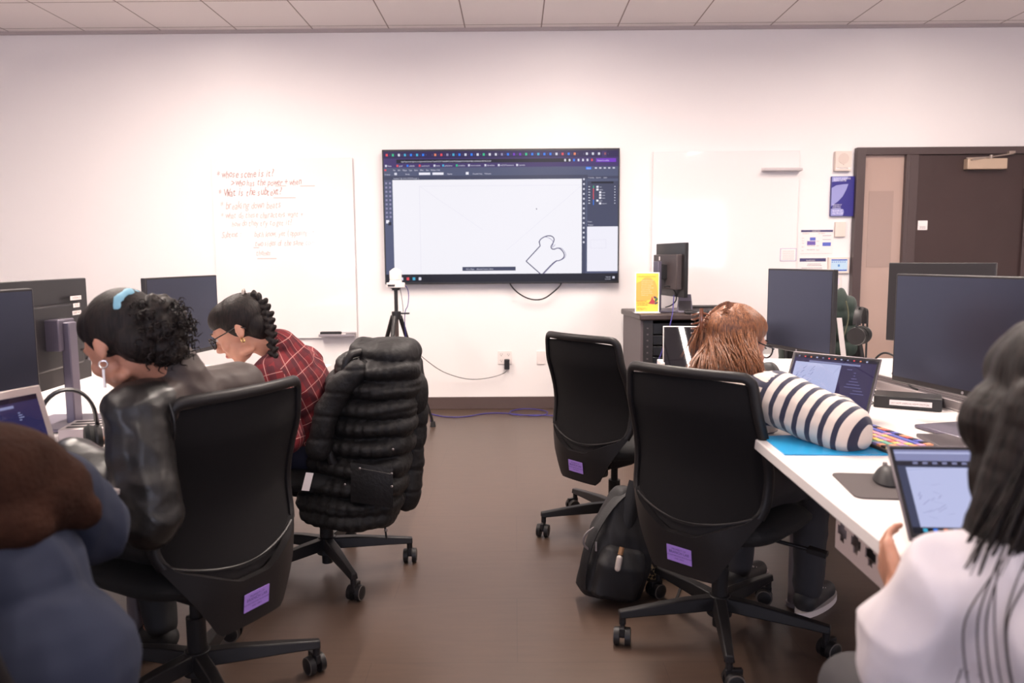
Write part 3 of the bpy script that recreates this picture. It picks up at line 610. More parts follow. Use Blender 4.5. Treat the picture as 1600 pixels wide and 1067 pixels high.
    for k in range(5):
        a = radians(star+72*k)+radians(alpha); c, s = cos(a)*r, sin(a)*r; b = a+rnd.uniform(.5, 2.4); d = V((cos(b), sin(b), 0)); n_ = V((-sin(b), cos(b), 0)); o = V((c, s, .030))+d*.014
        mb = MB(); mb.box(o+V((0, 0, .022)), (.052, .016, .028), rot=(0, 0, b)); mb.cyl((c, s, .045), (c, s, .066), .009, n=12); mb.cyl(o-n_*.026, o+n_*.026, .007, n=10)
        cs = mb.build('caster', MFR, t, bevel=.003)
        for sgn in (-1, 1):
            w_ = MB(); w_.use(MFR); w_.cyl(o+n_*sgn*.009, o+n_*sgn*.0262, .0300, .0285, n=28); w_.use(MRIM); w_.cyl(o+n_*sgn*.0262, o+n_*sgn*.0272, .0285, .0275, n=28); w_.use(MFR); w_.cyl(o+n_*sgn*.0270, o+n_*sgn*.0285, .0245, .022, n=28); w_.build('wheel', None, cs)
    return t
CH_R1 = make_chair('empty black mesh-back task chair, second back on the right, lilac label', .455, 3.47, 50, 190)
CH_R2 = make_chair('black mesh-back task chair of the person in the striped sweater', .68, 2.47, 45, 188)
CH_L1 = make_chair('black mesh-back task chair of the person in the leather jacket', -.93, 2.12, -62, 20)
CH_L2 = make_chair('black task chair with a black puffer coat over its back', -.775, 3.03, -76, 12, labelled=False)
# ------------------------------------------------------------------ the two long desks
MTOP = mat('desk_white', (.80, .745, .72), .35, spec=.4); MEDGE = mat('desk_leg_grey', s2l(120, 110, 112), .45, .3)
def desk(name, label, x0, x1, y0, y1, legs):
    t = thing(name, label, 'desk', ((x0+x1)/2, (y0+y1)/2, 0))
    MB().box(((x0+x1)/2, (y0+y1)/2, .724), (abs(x1-x0), y1-y0, .032)).build('desktop', MTOP, t, bevel=.004, world=True)
    for lx, ly in legs:
        mb = MB(); mb.cyl((lx, ly, .012), (lx, ly, .706), .024, n=20); mb.cyl((lx, ly, 0), (lx, ly, .014), .030, n=20); mb.box((lx, ly, .702), (.12, .12, .008)); mb.build('leg', MEDGE, t, world=True)
    mb = MB(); xm = (x0+x1)/2
    for ly in (y0+.18, y1-.18): mb.box((xm, ly, .69), (abs(x1-x0)-.3, .04, .035))
    mb.box((xm, (y0+y1)/2, .69), (.04, y1-y0-.4, .034)); mb.build('under_rail', MEDGE, t, world=True)
    return t
DESK_R = desk('long_desk', 'long white desk on the right crowded with monitors and laptops', .715, 2.35, 1.08, 3.95, [(1.02, 2.68), (1.02, 1.3), (2.2, 1.3), (2.2, 2.68), (1.02, 3.85), (2.2, 3.85)])
DESK_R.rotation_euler = (0, 0, -radians(1.3)); DESK_R.location.x -= .01
DESK_L = desk('long_desk', 'long white desk on the left where people face away from the aisle', -2.55, -.93, .55, 3.85, [(-1.25, 1.0), (-1.25, 3.72), (-2.4, 1.0), (-2.4, 3.72), (-1.25, 2.4), (-2.4, 2.4)])
DT = .7402
# perforated cable tray under the right desk
t = thing('cable_tray', 'white metal cable tray with cross-shaped cutouts under the right desk', 'cable tray', (.835, 1.60, .575))
mb = MB(); MTR = mat('tray_white', s2l(176, 160, 158), .45)
L = .36; H = .10
cells = 5; cw = L/cells
for i in range(cells):
    y0 = -L/2+i*cw; a = cw*.16; b = cw*.34; m_ = cw/2; zz = H/2
    for (yy0, yy1, z0, z1) in ((0, m_-b, 0, H), (m_+b, cw, 0, H), (m_-b, m_+b, 0, zz-b), (m_-b, m_+b, zz+b, H), (m_-b, m_-a, zz-b, zz-a), (m_+a, m_+b, zz-b, zz-a), (m_-b, m_-a, zz+a, zz+b), (m_+a, m_+b, zz+a, zz+b)):
        mb.box((-.07, y0+(yy0+yy1)/2, (z0+z1)/2), (.003, yy1-yy0, z1-z0))
mb.box((0, 0, .0015), (.14, L, .003)); mb.box((.07, 0, H/2), (.003, L, H)); mb.box((0, -L/2, H/2), (.14, .003, H)); mb.box((0, L/2, H/2), (.14, .003, H))
mb.build('tray', MTR, t, smooth=False)
mb = MB(); [mb.box((x, y, .132-.012), (.02, .003, .055)) for x in (-.05, .05) for y in (-L/2, L/2)]; mb.build('hanger', MTR, t, smooth=False)
mb = MB(); mb.box((0, 0, .03), (.07, .28, .04)); mb.build('power_strip', MBLK, t, bevel=.004)
# ------------------------------------------------------------------ monitors, laptops and the things on the desks
MSCR = mat('monitor_glass', (.010, .009, .012), .30, spec=1.0, ior=1.75, tint=(.50, .62, 1.0)); MBZ = mat('monitor_bezel', (.018, .016, .018), .4); MSTD = mat('stand_grey', s2l(104, 98, 112), .38, .4); MDK = mat('device_dark', (.02, .018, .019), .5)
def monitor(label, p0, p1, z0, z1, stand=MSTD, back=False, group=None, pw=.085, base=True, zt=DT, side=1):
    """p0, p1: left and right foot points (x, y) of the panel as seen from its front; z0..z1 panel height"""
    a = V((*p0, 0)); b = V((*p1, 0)); c = (a+b)/2; d = b-a; W_ = d.length; ang = atan2(d.y, d.x)
    t = thing('monitor', label, 'monitor', (c.x, c.y, zt), ang, group); h = z1-z0; zc = (z0+z1)/2-zt
    cs = MB().box((0, .012, zc), (W_, .022, h)).build('casing', MBZ, t, bevel=.003)
    MB().box((0, .028, zc-.01), (W_*.72, .02, h*.6), top=None).build('rear_cover', MBZ, t, bevel=.008)
    mb = MB(); flat(mb, -W_/2+.007, W_/2-.007, zc-h/2+.018, zc+h/2-.007, .0004, MSCR); mb.build('screen', None, t, smooth=False)
    mb = MB(); mb.use(mat('badge_grey', (.25, .24, .25), .4)); mb.cyl((0, .0008, zc-h/2+.009), (0, 0, zc-h/2+.009), .0045, n=14); mb.build('badge', None, t)
    mb = MB(); mb.box((0, .085, (zc)/2+.02), (pw, .028, zc+.04)); mb.box((0, .055, zc), (.1, .05, .1)); mb.build('stand_post', stand, t, bevel=.004)
    if base: MB().box((0, .05, .007), (.25, .20, .012)).build('stand_base', stand, t, bevel=.004)
    return t
MON_D = monitor('big dark monitor nearest the camera on the right desk', (1.235, 2.50), (1.37, 1.93), .86, 1.21)
MON_E = monitor('smaller black monitor on the right desk behind the open laptop', (1.115, 3.40), (1.235, 2.99), .868, 1.215)
MON_F = monitor('monitor seen from behind over the big right hand monitor', (2.0, 3.2), (1.73, 3.55), .88, 1.235)
MON_A = monitor('dark monitor cut by the left edge of the photo', (-1.38, 1.62), (-1.33, 2.12), .84, 1.195)
MON_C = monitor('bluish monitor on the left desk between the two women', (-1.45, 3.02), (-1.375, 3.55), .86, 1.20)
MON_B = monitor('monitor seen from behind with three white labels on its back', (-1.53, 2.70), (-1.50, 2.18), .86, 1.21, pw=.05)
mb = MB(); mb.use(MPAP)
for k, (w_, z) in enumerate(((.072, .405), (.042, .380), (.058, .355))): mb.box((-.15, .0392, z), (w_, .001, .014))
mb.use(mat('tiny_print', (0, 0, 0)))
for k, (s_, z) in enumerate((('STATION 12', .402), ('DCTL', .377), ('ASSET 4471', .352))): mb.text(s_, .010, TM((-.15, .0400, z), rx=pi/2, rz=pi), 'CENTER')
lb = mb.build('asset_label', None, MON_B, smooth=False, label='white printed labels')
MON_G = monitor('farthest dark monitor showing just its top at the left edge', (-2.95, 3.45), (-2.42, 3.6), .90, 1.245)
MON_G.location = V(MON_G.location)
# ---- laptops
def laptop(label, cx, cy, rz, w_, d_, open_, body, draw, tilt=radians(18), keys=True, z=DT, group=None):
    """hinge at the local origin, screen faces -y and leans back by tilt"""
    t = thing('laptop', label, 'laptop', (cx, cy, z), rz, group)
    MB().box((0, -d_/2, .0075), (w_, d_, .014)).build('base', body, t, bevel=.003)
    if keys:
        mb = MB(); rnd = random.Random(3)
        for r in range(5):
            for c in range(13): mb.box((-w_*.43+(c+.5)*w_*.86/13, -d_*.10-(r+.5)*d_*.44/5, .0152), (w_*.86/13*.86, d_*.44/5*.84, .0016))
        mb.build('keyboard', mat('key_black', (.02, .02, .022), .5), t, smooth=False); MB().box((0, -d_*.78, .0149), (w_*.36, d_*.32, .001)).build('trackpad', mat('trackpad_'+body.name, tuple(body.node_tree.nodes['Principled BSDF'].inputs['Base Color'].default_value)[:3], .25, .3), t, bevel=.0004)
    MX = Matrix.Translation((0, 0, .015)) @ Matrix.Rotation(-tilt, 4, 'X'); h = open_
    mb = MB(); mb.M = MX; mb.box((0, .003, h/2), (w_, .006, h)); lid = mb.build('lid', body, t, bevel=.0025)
    mb = MB(); mb.M = MX; flat(mb, -w_/2+.004, w_/2-.004, .006, h-.004, -.0005, mat('lid_bezel', (.01, .01, .012), .2, spec=.8)) if draw != 'silver' else None
    draw_fn = draw if callable(draw) else None
    if draw_fn: draw_fn(mb, w_, h)
    mb.keepn = True; mb.build('screen', None, lid, smooth=False)
    mb = MB(); mb.cyl((-w_*.36, .003, .013), (w_*.36, .003, .013), .006, n=12); mb.build('hinge', body, t)
    return t
MSPG = mat('laptop_grey', s2l(120, 112, 116), .35, .6); MSIL = mat('laptop_silver', s2l(214, 202, 198), .38, .35)
def em2(n, c, k): return mat(n, (0, 0, 0), .02, emit=c, estr=k*.60, spec=.8)
EL = em2('lap_white', s2l(196, 202, 242), .9); EL2 = em2('lap_navy', s2l(52, 48, 86), .9); EL3 = em2('lap_bar', s2l(140, 144, 186), .9); EL4 = em2('lap_ink', s2l(110, 112, 160), .9); EL5 = em2('lap_dark', s2l(26, 26, 44), .9)
def scr(mb, w_, h, items, mx=.010, mt=.010, mbm=.014):
    def q(u0, v0, u1, v1, m, k):
        W2 = w_-2*mx; H2 = h-mt-mbm
        flat(mb, -w_/2+mx+W2*u0, -w_/2+mx+W2*u1, h-mt-H2*v1, h-mt-H2*v0, -.0008-.0003*k, m)
    for it in items: q(*it)
def dr_striped(mb, w_, h):
    scr(mb, w_, h, [(0, 0, 1, 1, EL2, 0), (0, 0, 1, .06, EL5, 1), (.2, .10, .82, .135, EL3, 2), (.03, .14, .60, .95, EL, 1), (.0, .95, 1, 1, EL5, 1)]+[(.05+i*.075, .02, .07+i*.075, .045, [EL3, E_RED, E_ORG, EL][i % 4], 2) for i in range(12)]
        +[(.68+(i*37 % 13)*.01, .2+i*.055, .74+(i*53 % 17)*.012, .213+i*.055, EL4, 2) for i in range(13)])
    mb.use(EL4); r = random.Random(4)
    for i in range(26):
        x = -w_*.31+r.uniform(-.03, .03); z = h*.60+r.uniform(-.03, .025); a = r.uniform(.3, 1.2); L = r.uniform(.006, .016)
        mb.add([(x, -.0018, z), (x+.0012, -.0018, z), (x+.0012+L*cos(a), -.0018, z+L*sin(a)), (x+L*cos(a), -.0018, z+L*sin(a))], [(0, 1, 2, 3)])
LP1 = laptop('open grey laptop in front of the person in the striped sweater', 1.005, 2.49, -radians(48), .30, .215, .205, MSPG, dr_striped, tilt=radians(25.5))
def dr_dark(mb, w_, h): scr(mb, w_, h, [(0, 0, 1, 1, mat('lap_off', (.006, .005, .007), .02, spec=.8), 0)], .007, .007, .008)
LP2 = laptop('laptop with a dark screen on the far corner of the right desk', .835, 3.50, -radians(10), .31, .22, .205, mat('laptop_pale', s2l(196, 180, 176), .35, .4), dr_dark, tilt=radians(21))
mb = MB(); mb.box((-.152, -.006, .022), (.012, .012, .044)); mb.box((-.140, -.006, .006), (.034, .014, .012)); mb.build('corner_clip', MWP, LP2, bevel=.003, label='white corner clip')
def dr_white(mb, w_, h):
    scr(mb, w_, h, [(0, 0, 1, 1, E_PAN, 0), (0, 0, 1, .14, EL3, 1), (0, .03, 1, .05, EL, 2), (0, .14, 1, .2, EL5, 1), (.05, .22, .97, .93, EL, 1), (0, .93, 1, 1, E_BAR, 1), (.56, .28, 1.0, .31, E_BLUE, 2), (.56, .31, 1, .58, mat('lap_rose', (0, 0, 0), .4, emit=s2l(170, 110, 150), estr=.55), 2), (.56, .31, .66, .58, EL3, 3)]
        +[(.10+i*.06, .155, .13+i*.06, .18, EL3, 2) for i in range(13)]+[(.06+i*.06, .945, .085+i*.06, .985, [E_CYAN, E_BLUE, E_ORG, EL][i % 4], 2) for i in range(9)])
    mb.use(EL4); r = random.Random(9)
    for i in range(16):
        x = -w_*.30+r.uniform(-.03, .02); z = h*.50+r.uniform(-.05, .03); a = r.uniform(-.4, 1.2); L = r.uniform(.008, .02)
        mb.add([(x, -.0018, z), (x+.001, -.0018, z), (x+.001+L*cos(a), -.0018, z+L*sin(a)), (x+L*cos(a), -.0018, z+L*sin(a))], [(0, 1, 2, 3)])
LP3 = laptop('open grey laptop of the person in the white shirt at the near right', .872, 1.335, -radians(4), .32, .215, .19, MSPG, dr_white, tilt=radians(39))
def dr_left(mb, w_, h):
    scr(mb, w_, h, [(0, 0, 1, 1, EL2, 0), (0, 0, 1, .07, EL5, 1), (.1, .10, .78, .135, EL3, 2), (.06, .32, .52, .95, EL, 1), (0, .95, 1, 1, EL5, 1)]+[(.3+i*.06, .02, .33+i*.06, .05, [E_BLUE, E_VIO, EL3, E_ORG][i % 4], 2) for i in range(6)]
        +[(.8, .2+i*.03, .82+(i % 3)*.012, .213+i*.03, EL3, 2) for i in range(4)], .017, .019, .022)
LP4 = laptop('silver laptop on the near left desk showing a drawing program', -1.145, 1.66, radians(73), .335, .225, .225, MSIL, 'silver', tilt=radians(16))
mb = MB(); MX = Matrix.Translation((0, 0, .015)) @ Matrix.Rotation(-radians(16), 4, 'X'); mb.M = MX; dr_left(mb, .335, .225); mb.keepn = True; mb.build('display_image', None, LP4, smooth=False)
# ---- small desk things on the right
t = thing('mouse_pad', 'dark grey mouse pad on the near end of the right desk', 'mouse pad', (.875, 1.72, DT))
def rrect(w_, h, r, n=5):
    return [(sx*(w_/2-r)+r*cos(a0+pi/2*k/n), sy*(h/2-r)+r*sin(a0+pi/2*k/n)) for sx, sy, a0 in ((1, 1, 0), (-1, 1, pi/2), (-1, -1, pi), (1, -1, 3*pi/2)) for k in range(n+1)]
MPADM = mat('pad_grey', s2l(74, 66, 66), .8); p = MB().prism(rrect(.24, .20, .02), .003).build('pad', MPADM, t); t.rotation_euler.z = -.12
def mouse(label, x, y, rz, z=DT):
    t = thing('computer_mouse', label, 'mouse', (x, y, z), rz)
    mb = MB(); mb.sheet(lambda a, b: (lambda r_, th: V((r_*.031*cos(th)*(1-.12*sin(th)), r_*.056*sin(th), .004+.034*(1-r_**2.6)*(1-.25*r_*sin(th)))))(b, 2*pi*a), 28, 8); mb.add([(.030*cos(2*pi*i/28)*(1-.12*sin(2*pi*i/28)), .056*sin(2*pi*i/28), 0) for i in range(28)]+[(.031*cos(2*pi*i/28)*(1-.12*sin(2*pi*i/28)), .056*sin(2*pi*i/28), .004) for i in range(28)], [(i, (i+1) % 28, 28+(i+1) % 28, 28+i) for i in range(28)]+[tuple(range(27, -1, -1))])
    mb.build('body', MDK, t); mb = MB(); mb.cyl((-.004, .026, .030), (.004, .026, .030), .009, n=16); mb.build('scroll_wheel', mat('wheel_grey', (.12, .1, .1), .5), t)
    return t
mouse('black computer mouse on the dark mouse pad', .868, 1.755, -.25, DT+.0035)
mouse('dark mouse on the far part of the right desk behind the striped shoulder', 1.175, 3.55, .9)
mouse('second mouse farther left of the small monitor base', 1.02, 3.10, .4)
# keyboard covered in coloured stickers
t = thing('keyboard', 'keyboard covered with multicoloured key stickers on the right desk', 'keyboard', (1.045, 2.09, DT), radians(-79.5))
MB().box((0, 0, .009), (.45, .145, .014), rot=(.04, 0, 0)).build('keyboard_body', MDK, t, bevel=.003)
kc = [mat('key_'+n, s2l(*c), .5) for n, c in (('blue', (104, 110, 190)), ('red', (226, 110, 100)), ('orange', (232, 160, 120)), ('pink', (214, 160, 190)), ('yellow', (226, 208, 120)), ('teal', (120, 180, 160)), ('lilac', (160, 150, 205)), ('dark', (44, 38, 40)))]
mb = MB(); rk = random.Random(12)
for r in range(6):
    for c in range(22):
        blk = 0 if c < 15 else 1
        if c in (15,): continue
        if c in (18, 19, 20, 21): k = 7
        elif r == 0: k = [1, 7, 0, 7, 2][c % 5] if c < 15 else 7
        elif r == 1: k = 0 if c % 7 else 3
        elif r == 2: k = [2, 3, 3, 4, 2][c % 5]
        elif r == 3: k = [3, 1, 4, 3, 6][c % 5]
        elif r == 4: k = [4, 5, 5, 2, 4][c % 5]
        else: k = [5, 6, 2, 7, 4][c % 5]
        mb.use(kc[k]); mb.box((-.215+.0195*c+.01, .056-.0225*r, .0185+(.056-.0225*r)*.04), (.0165, .0185, .005))
mb.build('keys', None, t, smooth=False, label='keys in many sticker colours')
# black switch box with a white label
p = at(1412, 640, z=DT); t = thing('switch_box', 'flat black device with a long white label in front of the big monitor', 'device', (1.375, 2.66, DT), radians(-28))
MB().box((0, 0, .022), (.21, .12, .042)).build('case', MBLK, t, bevel=.003)
mb = MB(); mb.use(MPAP); mb.box((.01, -.0605, .022), (.13, .001, .018)); mb.use(mat('tiny_print', (0, 0, 0))); mb.text('DO NOT UNPLUG HDMI SWITCH', .0085, TM((-.05, -.0614, .018), rx=pi/2), sx=.9); mb.keepn = True; mb.build('label_strip', None, t, smooth=False)
mb = MB(); [mb.box((-.07+.035*i, .061, .02), (.014, .002, .010)) for i in range(5)]; mb.build('port', mat('port_steel', (.4, .38, .38), .3, .8), t, smooth=False)
# long aluminium cable raceway down the middle of the desk
t = thing('cable_raceway', 'long grey slotted cable raceway lying along the right desk', 'cable raceway', (1.50, 2.92, DT), radians(-82))
mb = MB(); mb.box((0, 0, .004), (.95, .11, .006)); mb.box((0, -.05, .018), (.95, .008, .034)); mb.box((0, .05, .018), (.95, .008, .034)); mb.build('channel', MALU, t, bevel=.001)
mb = MB(); [mb.box((0, y, .031), (.94, .022, .004)) for y in (-.028, 0, .028)]; mb.build('slat', mat('raceway_dark', s2l(70, 62, 64), .4), t, smooth=False)
# cables on the right desk
def cable(label, pts, r=.003, m=None, n=6, name='desk_cable', cat='cable'): return tag(MB().tube(pts, r, n=n, smooth=2).build(name, m or MBLKM), label, cat)
cable('black cable standing up in a loop left of the big monitor', [(1.42, 3.08, DT+.004), (1.40, 3.02, .76), (1.385, 2.98, .83), (1.40, 2.95, .885), (1.43, 2.94, .90), (1.44, 2.85, .88), (1.42, 2.75, .80), (1.44, 2.72, .79)], .004)
cable('black cable bundle running along the raceway', [(1.30, 3.3, .744), (1.40, 3.2, .7455), (1.37, 3.1, .7455), (1.40, 2.95, .7455), (1.36, 2.85, .7455), (1.30, 2.9, .7455), (1.22, 2.95, .7455)], .005)
cable('thin cable curling on the desk below the big monitor', [(1.06, 2.22, .744), (1.12, 2.12, .744), (1.2, 2.02, .744), (1.27, 1.98, .756), (1.36, 1.9, .7455)], .0035)
cable('small loop of black wire on the right desk behind the open laptop', [(1.30, 2.78, .743), (1.28, 2.70, .743), (1.22, 2.68, .743), (1.17, 2.72, .743), (1.2, 2.80, .743)], .0018)
t = thing('power_adapter', 'grey slab under the foot of the big monitor', 'docking station', (1.235, 2.10, DT), -.1); t.name = 'docking_station'
MB().box((0, 0, .006), (.15, .20, .011)).build('case', mat('dock_grey', s2l(96, 88, 90), .4, .3), t, bevel=.003); mb = MB(); mb.box((0, -.1005, .006), (.03, .001, .004)); mb.build('port', MBLK, t, smooth=False)
# blue folder under the striped sleeve
t = thing('plastic_folder', 'bright blue plastic folder under the striped sleeve at the desk edge', 'folder', (.905, 2.095, DT), radians(-2))
MFO = mat('folder_blue', s2l(40, 150, 205), .25, spec=.6)
MB().prism([(-.185, -.095), (.13, -.095), (.20, -.03), (.17, .12), (-.185, .12)], .003).build('back_cover', MFO, t); mb = MB(); mb.sheet(lambda a, b: V((-.185+.345*a, -.095+.205*b, .0042+.006*sin(pi*a)*b)), 10, 8, .001); mb.build('front_cover', MFO, t)
# ---- headphones hanging on a stand at the back of the right desk
MHP = mat('headphone_black', (.014, .012, .013), .5); MHP2 = mat('earpad_black', (.008, .008, .008), .75)
def headphones(label, loc, rot, spread=.075, band_h=.10, flat_=False):
    t = thing('headphones', label, 'headphones', loc); t.rotation_euler = rot
    pts = [V((spread*sin(a), 0, band_h*cos(a))) for a in [radians(-96+192*k/16) for k in range(17)]]
    MB().tube(pts, .010, n=8, sq=(1.9, .55)).build('headband', MHP, t)
    for s in (-1, 1):
        mb = MB(); mb.tube([V((s*spread, 0, .01)), V((s*spread*1.06, 0, -.03)), V((s*spread*1.04, 0, -.055))], .005, n=6); y_ = mb.build('yoke', MHP, t)
        c = V((s*spread*.98, 0, -.06)); mb = MB(); mb.lathe([(.001, -.012), (.036, -.010), (.042, 0), (.040, .012), (.001, .013)], c, R=Matrix.Rotation(s*pi/2, 3, 'Y')); cup = mb.build('ear_cup', MHP, t)
        mb = MB(); mb.lathe([(.014, -.006), (.040, -.008), (.044, .002), (.036, .013), (.014, .010)], c-V((s*.016, 0, 0)), R=Matrix.Rotation(-s*pi/2, 3, 'Y')); mb.build('ear_pad', MHP2, cup)
    return t
hp = headphones('black headphones hanging on the hook stand in front of the door', (1.62, 3.60, .955), (0, 0, radians(50)), .05, .07)
st = thing('headphone_stand', 'thin black hook stand holding headphones on the right desk', 'headphone stand', (1.70, 3.70, DT))
MB().cyl((0, 0, 0), (0, 0, .008), .05, n=28).build('base', MBLK, st, bevel=.002); mb = MB(); mb.tube([V((0, 0, .006)), V((0, 0, .25)), V((-.01, -.01, .275)), V((-.08, -.10, .279)), V((-.10, -.125, .29))], .005, n=8, smooth=1); mb.build('hook_post', MBLK, st)
mb = MB(); mb.use(E_TXT if False else MPAP); mb.box((0, 0, 0), (.03, .001, .012)); o = mb.build('cup_label', None, hp, smooth=False, label='white label'); o.location = (.066, 0, -.055); o.rotation_euler = (0, 0, pi/2)
# ---- left desk
hp2 = headphones('black headphones standing between the silver laptop and the labelled monitor', (-1.20, 2.02, DT+.103), (radians(0), 0, radians(35)), .066, .085)
mb = MB(); pts = [V((-1.23+.22*k/60+.006*cos(k*1.9), 2.14+.02*k/60, .90+.05*sin(pi*k/60)*-1+.006*sin(k*1.9))) for k in range(61)]
t = thing('phone_dock', 'low grey device with slots behind the headphones on the left desk', 'device', (-1.28, 2.30, DT), .2)
MB().box((0, 0, .018), (.17, .14, .034)).build('case', MALU, t, bevel=.003); mb = MB(); [mb.box((0, y, .0356), (.14, .016, .001)) for y in (-.04, 0, .04)]; mb.build('slot', MBLKM, t, smooth=False)
t.name = 'desk_device'
MPK = mat('box_pink', s2l(222, 170, 190), .6)
t = thing('sticky_note_board', 'pink upright card with green patches in front of the face of the woman in leather', 'card', (-1.10, 2.16, DT), radians(50))
MB().box((0, .02, .055), (.11, .002, .11), rot=(-.2, 0, 0)).build('card_panel', MPK, t, smooth=False); mb = MB(); mb.use(mat('card_green', s2l(150, 200, 160), .6)); [mb.box((x, .0186, z), (.022, .001, .025), rot=(-.2, 0, 0)) for x, z in ((-.03, .06), (.02, .075), (.0, .03))]; mb.build('patch', None, t, smooth=False)
MB().box((0, .045, .03), (.06, .002, .065), rot=(.5, 0, 0)).build('prop', MPK, t, smooth=False)
tag(MB().prism(rrect(.07, .07, .002), .008).build('sticky_notes', mat('note_yellow', s2l(236, 196, 90), .7)), 'yellow pad of sticky notes beside the silver laptop keyboard', 'sticky notes').location = (-1.02, 1.93, DT)
mouse('small dark mouse beside the pink card on the left desk', -1.10, 1.99, 1.2)
cable('thin grey cable curling by the sticky notes on the left desk', [(-1.11, 1.95, .744), (-1.04, 1.985, .743), (-1.02, 2.02, .743), (-1.08, 2.05, .743), (-1.13, 2.06, .743)], .0025, MALU)
t = thing('keyboard', 'dark keyboard in front of the bluish monitor on the left desk', 'keyboard', (-1.16, 3.1, DT), radians(83))
MB().box((0, 0, .009), (.42, .13, .014)).build('keyboard_body', MDK, t, bevel=.003); mb = MB(); [mb.box((-.195+.0205*c, .05-.021*r, .018), (.0165, .0175, .005)) for c in range(20) for r in range(5)]; mb.build('keys', MDK, t, smooth=False)
# ------------------------------------------------------------------ equipment rack, its monitor and sign
MRK = mat('rack_black', (.016, .014, .015), .45); MRKS = mat('rack_side', s2l(92, 82, 84), .5); MWD = mat('lectern_top', s2l(64, 52, 50), .4)
RX, RY = .895, 5.60
t = thing('equipment_rack', 'black equipment rack cabinet with small green lights left of the blank board', 'rack', (1.29, 5.92, 0), radians(4))
mb = MB(); mb.box((-.385, 0, .43), (.02, .60, .76)); mb.build('side_panel', MRKS, t, smooth=False, label='grey side panel')
MB().box((.385, 0, .43), (.02, .60, .76)).build('side_panel', MRKS, t, smooth=False)
mb = MB(); mb.box((0, .29, .43), (.75, .02, .76)); mb.box((0, 0, .05), (.75, .58, .02)); mb.build('back_panel', MRK, t, smooth=False)
MB().box((0, -.005, .832), (.82, .67, .045)).build('top', MWD, t, bevel=.01, label='dark rounded top')
for sx in (-1, 1):
    mb = MB(); mb.box((sx*.34, -.30, .43), (.07, .02, .76)); 
    rail = mb.build('front_rail', MRK, t, bevel=.002); mb = MB(); [mb.box((sx*.345, -.3105, .12+.045*i), (.012, .001, .010)) for i in range(15)]; mb.build('vent_slot', MRKS, rail, smooth=False)
for k, (z, h) in enumerate(((.745, .08), (.66, .07), (.58, .07), (.47, .13), (.33, .13), (.19, .12))):
    mb = MB(); mb.box((0, -.2, z), (.60, .18, h)); u = mb.build('rack_unit', mat('unit_black', (.008, .008, .009), .3), t, bevel=.003)
    if k == 0:
        mb = MB(); mb.use(E_GRN); mb.box((.07, -.2908, z-.005), (.008, .001, .008)); mb.use(E_RED); mb.box((.12, -.2908, z), (.008, .001, .008)); mb.use(MSIL); mb.box((.19, -.2908, z-.02), (.09, .001, .008)); mb.build('indicator', None, u, smooth=False)
    elif k == 1:
        mb = MB(); mb.use(mat('led_lime', (0, 0, 0), .5, emit=s2l(120, 160, 40), estr=.8)); [mb.box((-.18+.018*i, -.2908, z+.01), (.009, .001, .004)) for i in range(11)]; mb.build('indicator', None, u, smooth=False)
    else:
        mb = MB(); [mb.box((-.22+.04*i, -.2908, z+.3*h*(-1)**i), (.02, .001, .006)) for i in range(12)]; mb.build('vent', MRK, u, smooth=False)
for sx in (-1, 1):
    for sy in (-1, 1): MB().cyl((sx*.33, sy*.24, 0), (sx*.33, sy*.24, .045), .03, n=18).build('foot', MRK, t)
RT = .8555
# acrylic stand with the yellow notice
p = at(1011, 489, z=RT); t = thing('sign_holder', 'clear sign holder with a yellow notice on the rack cabinet', 'sign', (p.x, p.y, RT), radians(0))
MAC = mat('acrylic', (.93, .93, .95), .08, spec=.6)
MB().box((0, .02, .0025), (.19, .09, .004)).build('holder_foot', MAC, t, bevel=.001)
mb = MB(); mb.box((0, .004, .152), (.178, .004, .295)); mb.build('holder_back', MAC, t, bevel=.001)
mb = MB(); YL = mat('notice_yellow', s2l(244, 206, 84), .5); YO = mat('notice_orange', s2l(244, 172, 84), .5)
flat(mb, -.083, .083, .010, .293, -.0001+.0015, YL); mb.use(YO); mb.add([(x, .0010, z) for x, z in [(-.083, .22), (-.05, .235), (-.02, .262), (.02, .262), (.055, .235), (.07, .2), (.078, .13), (.04, .10), (-.083, .085)]], [tuple(range(9))])
pr = mat('notice_print', s2l(120, 62, 30), .6); mb.use(pr); mb.text('A TECHNICIAN IN AND OUT OF TODAY', .0085, TM((-.072, .0002, .266), rx=pi/2), sx=.85)
mb.use(mat('notice_pale', s2l(250, 214, 176), .6)); r = random.Random(2)
for i, s_ in enumerate(('PLEASE KEEP ALL FOOD', 'AND DRINK OUT OF', 'THE LAB AT ALL TIMES', 'SAVE YOUR WORK', 'LOG OFF WHEN DONE', 'CLEAR THE DESK', 'RETURN ALL CABLES', 'TO THE FRONT DESK', 'THANK YOU')): mb.text(s_, .0115, TM((-.045, .0002, .236-.0135*i), rx=pi/2), sx=.75)
mb.use(mat('notice_dark', s2l(90, 44, 30), .6))
for i, s_ in enumerate(('OR QUESTIONS', 'PLEASE SPEAK TO A', 'LAB TECHNICIAN')): mb.text(s_, .0125, TM((-.075, .0002, .083-.014*i), rx=pi/2), sx=.8)
for i in range(2): mb.text('OPEN WEEKDAYS 9 - 6', .009, TM((-.075, .0002, .032-.010*i), rx=pi/2), sx=.8)
for c, pts in (((176, 64, 70), [(.01, .07), (.03, .10), (.035, .125), (.045, .10), (.06, .085), (.05, .065)]), ((70, 110, 70), [(.055, .10), (.075, .115), (.08, .10), (.06, .075)]), ((84, 70, 86), [(.045, .125), (.07, .12), (.068, .105), (.05, .108)]), ((84, 70, 86), [(.05, .072), (.08, .085), (.078, .07), (.06, .062)])):
    mb.use(mat('notice_art%d' % sum(c), s2l(*c), .6)); mb.add([(x, -.0002, z) for x, z in pts], [tuple(range(len(pts)))])
mb.keepn = True; mb.build('notice', None, t, smooth=False)
